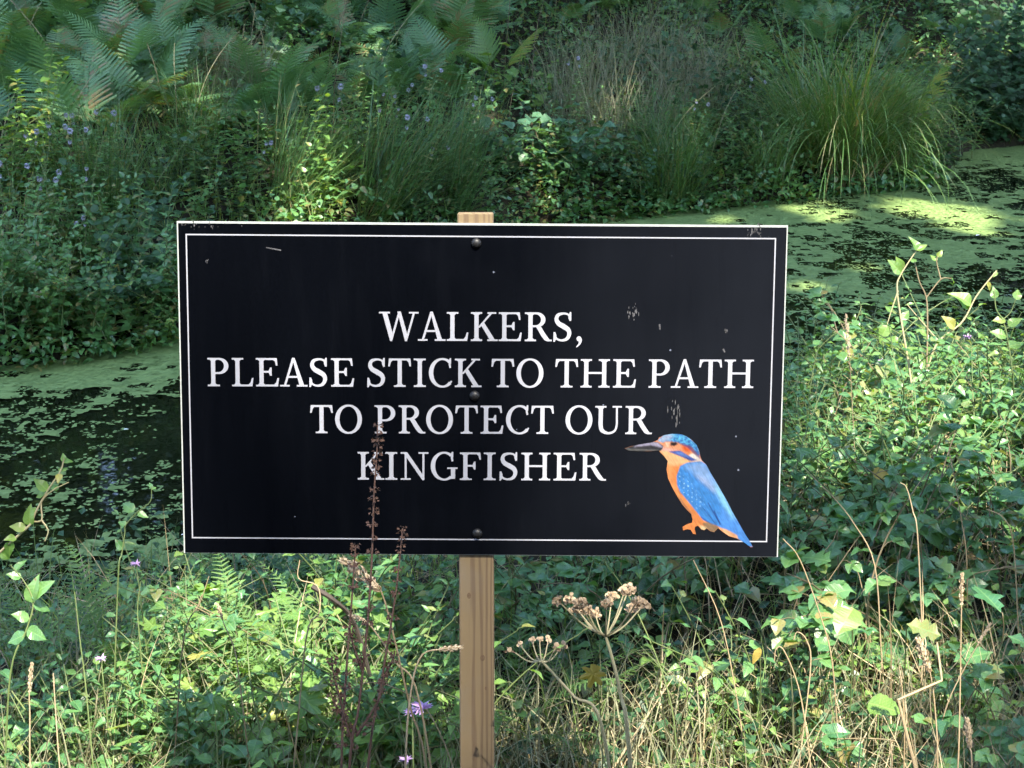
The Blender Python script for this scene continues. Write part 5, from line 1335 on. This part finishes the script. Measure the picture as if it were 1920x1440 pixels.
# dock: red-brown seed stalks standing in front of the board
def dock_cluster(seed):
    r = np.random.default_rng(seed); n = 15; mb = MB()
    a = r.uniform(0, 6.28, n)
    D = np.stack([np.cos(a), np.sin(a), r.uniform(-0.9, 0.2, n)], -1)
    P = D * r.uniform(0.002, 0.009, n)[:, None]; P[:, 2] *= 0.5
    scatter(mb, TINY[0] * [1.3, 1, 2], TINY[1], frames(D, r.normal(0, 1, (n, 3)) + [0, 0, 0.5]), P, r.uniform(0.005, 0.009, n), r.uniform(0, 1, n))
    return mb.mesh('seed_cluster', M_brownseed)
DOCKC = [dock_cluster(s) for s in range(3)]
def dock(pts, depth, ts, lab, branches=()):
    o, P = stalk('dock_stalk', pts, depth, 0.0020, 0.0008, M_dockstem, 40)
    r = random.Random(len(ts))
    def clusters(P, vs, big):
        for vv in vs:
            vvs = proj(P)[1]; j = int(np.argmin(np.abs(vvs - vv)))
            link('seed_cluster', r.choice(DOCKC), o, Matrix.Translation(Vector(P[j] - P0)) @ Matrix.Rotation(r.uniform(0, 6), 4, 'Z') @ Matrix.Scale(big * r.uniform(0.8, 1.2), 4))
    P0 = P[0]
    clusters(P, ts, 0.52)
    for bp, bts in branches:
        Q = smooth_path([at(u, v, depth) for u, v in bp], 20)
        link('branch', MB().add(*tube(Q - P0, np.linspace(0.0018, 0.0008, 20), 5)).mesh('branch', M_dockstem), o)
        clusters(Q, bts, 0.55)
    tag(o, lab, 'dock', 'dock seed stalks')
dock([(655, 1440), (672, 1330), (688, 1180), (697, 1050), (701, 930), (706, 860), (708, 797)], 1.75, [800, 808, 818, 826, 838, 848, 864, 876, 894, 916, 934, 958, 980, 1004, 1032, 1090, 1130, 1160, 1180, 1205, 1230],
     'tall red-brown dock seed stalk standing in front of the board lettering',
     [([(662, 1400), (640, 1320), (625, 1260), (622, 1230)], [1400, 1380, 1360, 1345, 1330, 1315, 1300, 1285, 1270, 1255, 1240, 1232]), ([(668, 1380), (700, 1330), (715, 1300), (720, 1275)], [1370, 1355, 1340, 1325, 1310, 1295, 1280]), ([(680, 1260), (660, 1200), (655, 1170)], [1250, 1230, 1215, 1200, 1185, 1172])])
dock([(690, 1440), (715, 1280), (738, 1140), (748, 1060), (755, 990)], 1.8, [990, 1000, 1008, 1020, 1032, 1060, 1085, 1110, 1150, 1190], 'shorter red-brown dock stalk crossing the bottom edge of the board', [([(715, 1280), (735, 1240), (740, 1220)], [1275, 1262, 1250, 1238, 1225])])
dock([(640, 1440), (650, 1250), (660, 1120), (664, 1060), (667, 1022)], 1.82, [1020, 1028, 1036, 1060, 1100, 1400, 1380, 1360, 1340, 1325, 1310, 1290, 1270, 1250], 'low dark dock stalk just reaching the bottom edge of the board', [([(645, 1350), (628, 1320), (620, 1300)], [1345, 1330, 1318, 1305])])

# dry hogweed umbels
def fruit(seed, n=26, rad=0.012):
    r = np.random.default_rng(seed); mb = MB()
    a = np.linspace(0, 2 * math.pi, 8, endpoint=False)
    disc = np.stack([0.62 * np.cos(a), 0.5 + 0.5 * np.sin(a), 0.10 * np.cos(2 * a)], -1)
    th = r.uniform(0, 6.28, n); q = rad * np.sqrt(r.random(n))
    top = np.stack([q * np.cos(th), q * np.sin(th), r.uniform(0.008, 0.016, n)], -1)
    D = np.stack([np.cos(th) * 0.5, np.sin(th) * 0.5, np.ones(n)], -1) + r.normal(0, 0.3, (n, 3))
    scatter(mb, disc, np.array([list(range(8))]), frames(D, r.normal(0, 1, (n, 3))), top, r.uniform(0.007, 0.0105, n), r.uniform(0, 1, n))
    for p in top: mb.add(*tube(np.array([[0, 0, 0], p * 0.6, p]), 0.0005, 3))
    return mb.mesh('seed_bunch', M_hogseed)
FRUIT = [fruit(s) for s in range(3)]; FEW = [fruit(s + 5, 5, 0.006) for s in range(2)]
def hogweed(pts, hub, tips, depth, fr, lab, stem_mat, r0, seed=3):
    r = random.Random(seed)
    o, P = stalk('dry_hogweed', pts, depth, r0, r0 * 0.6, stem_mat, 24)
    for u, v in tips:
        d2 = depth + r.uniform(-0.05, 0.05)
        e = at(u, v, d2); a = P[-1]
        mid_ = (a + e) / 2 - np.array([0, 0, 0.006])
        Q = smooth_path([a, mid_, e], 8)
        ry = link('ray', MB().add(*tube(Q - P[0], np.linspace(r0 * 0.42, r0 * 0.25, 8), 5)).mesh('ray', stem_mat), o)
        dd = (e - mid_); R = frames(np.cross(dd, [0, 1, 0.1])[None], dd[None])[0]
        link('seed_bunch', r.choice(fr), ry, m4(R, e - P[0], r.uniform(0.45, 0.62)))
    tag(o, lab, 'hogweed', 'dry hogweed heads')
hogweed([(1178, 1390), (1165, 1310), (1152, 1250), (1136, 1194)], None, [(1052, 1132), (1075, 1132), (1092, 1142), (1104, 1152), (1118, 1158), (1086, 1150), (1137, 1140), (1146, 1130), (1168, 1118), (1176, 1112), (1190, 1136), (1200, 1142), (1180, 1150)], 1.85, FRUIT, 'dry hogweed head full of tan seeds beside the post', M_hogstem, 0.0032)
hogweed([(1132, 1376), (1075, 1305), (1016, 1240)], None, [(966, 1224), (980, 1216), (1000, 1210), (1012, 1206), (1026, 1210), (1048, 1220), (1036, 1226)], 1.9, FEW, 'nearly bare dry hogweed head leaning towards the post', M_hogstem, 0.0028, 5)

# knapweed flower, coloured leaves, petals
def flower(pts, dep, mat, size, name, lab, n=16):
    o, P = stalk(name, pts, dep, 0.0016, 0.001, M_greenstem, 14)
    r = np.random.default_rng(3); mb = MB(); a = r.uniform(0, 6.28, n)
    D = np.stack([np.cos(a), np.sin(a), r.uniform(-0.3, 0.7, n)], -1)
    scatter(mb, TINY[0] * [0.55, 1, 1], TINY[1], frames(D, r.normal(0, .5, (n, 3)) + [0, 0, 1]), np.zeros((n, 3)), size * r.uniform(0.7, 1.2, n), r.uniform(0, 1, n))
    link('petals', mb.mesh('petals', mat), o, Matrix.Translation(Vector(P[-1] - P[0])))
    tag(o, lab, 'flower')
flower([(800, 1440), (796, 1380), (792, 1328)], 2.3, M_purple, 0.018, 'knapweed', 'purple knapweed flower beside the post', 22)
flower([(775, 1440), (774, 1380), (772, 1336)], 2.32, M_purple, 0.013, 'knapweed', 'smaller purple knapweed flower next to the larger one', 16)
flower([(764, 1470), (763, 1440), (762, 1426)], 2.3, M_purple, 0.012, 'bittersweet_flower', 'dark violet flower low beside the post', 12)
flower([(262, 1110), (258, 1080), (255, 1058)], 2.9, M_purple, 0.012, 'bittersweet_flower', 'violet bittersweet flower against the dark water')
flower([(195, 1290), (192, 1260), (190, 1236)], 2.7, M_purple, 0.012, 'bittersweet_flower', 'violet bittersweet flower among the lady ferns')
flower([(1662, 700), (1656, 690), (1655, 678)], 4.6, M_purple, 0.016, 'bittersweet_flower', 'violet bittersweet flower in the thicket beside the sign')
flower([(1822, 660), (1818, 640), (1816, 632)], 4.6, M_purple, 0.018, 'bittersweet_flower', 'violet bittersweet flower high on the arching stem')
def lone_leaf(u, v, dep, kind, mat, size, name, lab, d=(0.3, -0.2, -0.5), nrm=(0, -0.8, 0.6)):
    p = at(u, v, dep)
    o = empty(name, p); gz_ = float(ground(p[0], p[1]))
    st_ = smooth_path([(0.02, 0.04, gz_ - p[2] - 0.01), (0.015, 0.03, (gz_ - p[2]) * 0.5), (0, 0, 0)], 10)
    link('stem', MB().add(*tube(st_, 0.0012, 5)).mesh('stem', M_greenstem), o)
    link('leaf', leaf_meshes(kind, mat)[0], o, m4(frames(np.array([d], float), np.array([nrm], float))[0], (0, 0, 0), size))
    tag(o, lab, 'leaf')
lone_leaf(1118, 1246, 2.6, 'palmate', M_yellow, 0.048, 'yellow_leaf', 'yellow lobed leaf behind the hogweed stem', (-0.2, -0.1, -0.7))
lone_leaf(1425, 1214, 2.6, 'lance', M_yellow, 0.034, 'yellow_leaf', 'narrow yellow leaf hanging in the dry grass', (-0.3, -0.1, -0.8))
lone_leaf(1636, 886, 3.6, 'ovate', M_yellow, 0.045, 'yellow_leaf', 'small yellowing leaf in the thicket beside the sign', (0.8, -0.1, -0.1))
for u, v, dep, kind, mat, s, lab, d in ((1600, 1140, 2.7, 'bramble', M_lush, 0.085, 'bright green bramble leaf under the corner of the sign', (-0.4, -0.5, -0.3)), (1628, 1318, 2.5, 'bramble', M_lush, 0.08, 'bright angular bramble leaf low in the grass', (0.6, -0.5, 0.1)), (1700, 1170, 2.7, 'oak', M_broad, 0.085, 'blue-green lobed oak leaf among the brambles', (0.9, -0.4, -0.1)),
        (470, 1440, 2.4, 'ovate', M_broad, 0.08, 'large blue-green leaf low in the near bank', (0.3, -0.6, 0.5)), (560, 1300, 2.7, 'palmate', M_lush, 0.1, 'bright lobed leaf catching the sun under the board', (0.5, -0.6, -0.1)), (420, 1310, 2.7, 'palmate', M_lush, 0.09, 'lobed leaf at the rim of the sun patch', (-0.5, -0.6, 0.2))):
    lone_leaf(u, v, dep, kind, mat, s * 0.72, 'single_leaf', lab, d, (0.1, -0.45, 0.9))
for u, v, lab, s in ((232, 806, 'white petal floating on the duckweed arm', 0.02), (1830, 442, 'white feather floating on the far duckweed', 0.03), (340, 1003, 'white fleck floating beside the bottom corner of the sign', 0.014)):
    p = on_z(u, v, WATER + 0.014)
    V_, F_ = leaf_template('ovate', 6, 0.3, 0.15)
    tag(link('floating_petal', mesh_np('floating_petal', V_, [F_], M_petal), None, m4(frames(np.array([[1, 0.3, 0.25]]), np.array([[0, 0, 1.0]]))[0], p, s)), lab, 'petal')

# bittersweet stems reaching out over the water
def sprig(paths, depth, r0, leaves, mat, lab, stem_mat):
    P = smooth_path(drop_to_ground([at(u, v, depth) for u, v in paths[0]]), 34)
    o = empty('bittersweet', P[0])
    link('stem', MB().add(*tube(P - P[0], np.linspace(r0, r0 * 0.45, 34), 6)).mesh('stem', stem_mat, True), o)
    for q in paths[1:]:
        Q = smooth_path([at(u, v, depth) for u, v in q], 16)
        link('branch', MB().add(*tube(Q - P[0], np.linspace(r0 * 0.6, r0 * 0.3, 16), 5)).mesh('branch', stem_mat, True), o)
    r = random.Random(int(leaves[0][0]))
    lm = leaf_meshes('ovate', mat)
    for u0, v0, u1, v1 in leaves:
        a, b = at(u0, v0, depth), at(u1, v1, depth + r.uniform(-0.02, 0.02))
        L = np.linalg.norm(b - a)
        link('leaf', r.choice(lm), o, m4(frames((b - a)[None], np.array([[r.uniform(-.4, .4), -0.6, 0.8]]))[0], a - P[0], L * 0.95))
    tag(o, lab, 'bittersweet', 'bittersweet stems over the water')
sprig([[(-110, 1150), (-50, 1085), (0, 1035), (49, 991), (60, 978), (67, 960), (89, 920), (113, 884), (120, 860)], [(60, 978), (78, 975), (78, 942), (98, 920), (129, 904)], [(78, 975), (90, 995), (84, 1015)]], 2.5, 0.0028,
      [(120, 866, 118, 848), (120, 868, 140, 858), (112, 884, 128, 874), (112, 888, 108, 905), (89, 920, 62, 895), (85, 925, 62, 930), (56, 985, 52, 945), (60, 962, 66, 950), (49, 991, 15, 985), (30, 1008, 8, 1010), (20, 1015, 14, 1045), (98, 920, 112, 905), (0, 1035, 22, 1050)], M_lush, 'pale branching bittersweet stem reaching over the open water', M_hogstem)
sprig([[(222, 1075), (228, 1040), (234, 1000), (236, 984), (258, 960), (282, 940), (284, 912)]], 2.7, 0.0016, [(236, 985, 220, 975), (258, 962, 278, 968), (250, 960, 228, 938), (284, 915, 280, 903), (284, 918, 294, 910), (230, 1030, 215, 1010)], M_herb, 'thin bittersweet sprig with spaced leaves over open water', M_greenstem)
sprig([[(20, 1260), (50, 1180), (62, 1130), (45, 1090), (20, 1060)]], 2.5, 0.002, [(60, 1130, 60, 1078), (58, 1120, 95, 1085), (40, 1082, 10, 1075), (62, 1135, 100, 1140), (55, 1160, 20, 1150), (50, 1180, 90, 1200), (48, 1190, 10, 1205), (30, 1070, 45, 1045)], M_herb, 'bittersweet stem with big pointed leaves at the near edge', M_greenstem)
sprig([[(1712, 760), (1705, 690), (1691, 609), (1682, 542), (1689, 515), (1720, 467)], [(1684, 545), (1672, 580), (1660, 620)]], 4.4, 0.004, [(1720, 470, 1712, 440), (1720, 470, 1738, 455), (1690, 512, 1668, 485), (1692, 505, 1680, 480), (1691, 600, 1705, 580), (1700, 660, 1722, 650), (1672, 585, 1660, 570), (1684, 640, 1660, 630), (1664, 610, 1650, 640)], M_lush, 'tall forked bittersweet stem over the far duckweed', M_hogstem)
sprig([[(1742, 760), (1738, 684), (1739, 622), (1737, 560), (1724, 529), (1715, 491)], [(1737, 558), (1764, 524), (1784, 522)], [(1764, 524), (1756, 490), (1760, 478)]], 4.45, 0.0038, [(1756, 490, 1745, 475), (1758, 482, 1768, 468), (1715, 494, 1708, 480), (1784, 522, 1792, 530), (1739, 630, 1720, 615)], M_lush, 'straight bare-topped bittersweet stem beside the forked one', M_brownstem)
sprig([[(1735, 740), (1740, 690), (1760, 640), (1804, 604), (1831, 555), (1869, 507)], [(1760, 640), (1730, 605), (1700, 570)]], 4.5, 0.0042, [(1820, 572, 1788, 540), (1815, 580, 1800, 555), (1869, 510, 1862, 520), (1790, 615, 1770, 590), (1850, 530, 1862, 545), (1740, 690, 1715, 660)], M_lush, 'long arching bittersweet stem sweeping towards the water', M_hogstem)
sprig([[(1900, 720), (1890, 640), (1880, 600), (1868, 580), (1864, 545)], [(1880, 600), (1895, 585), (1905, 560)]], 4.3, 0.003, [(1866, 560, 1862, 535), (1905, 562, 1910, 540), (1885, 600, 1860, 600), (1890, 610, 1918, 595), (1888, 630, 1855, 620), (1892, 650, 1920, 640)], M_lush, 'leafy bittersweet stem at the outer edge of the thicket', M_greenstem)

# ------------------------------------------------------------------ labels: each thing told from its neighbours by its place in the row
ORD = ['first', 'second', 'third', 'fourth', 'fifth', 'sixth', 'seventh', 'eighth', 'ninth', 'tenth', 'eleventh', 'twelfth', 'thirteenth', 'fourteenth', 'fifteenth', 'sixteenth', 'seventeenth', 'eighteenth', 'nineteenth', 'twentieth']
ORD += ['twenty-' + x for x in ORD[:9]] + ['thirtieth'] + ['thirty-' + x for x in ORD[:9]] + ['fortieth'] + ['forty-' + x for x in ORD[:9]]
rows = {}
for o, look, zone, cat, p in PLACED:
    o['category'] = cat
    rows.setdefault((look, zone), []).append((float(proj(p)[0]), o))
for (look, zone), L in rows.items():
    L.sort(key=lambda a: a[0])
    for k, (_, o) in enumerate(L):
        if len(L) == 1: o['label'] = f'{look} {zone}'
        else:
            o['label'] = f'{look} {zone}, {ORD[k]} from left'
            if 'group' not in o: o['group'] = f'{look}s {zone}'
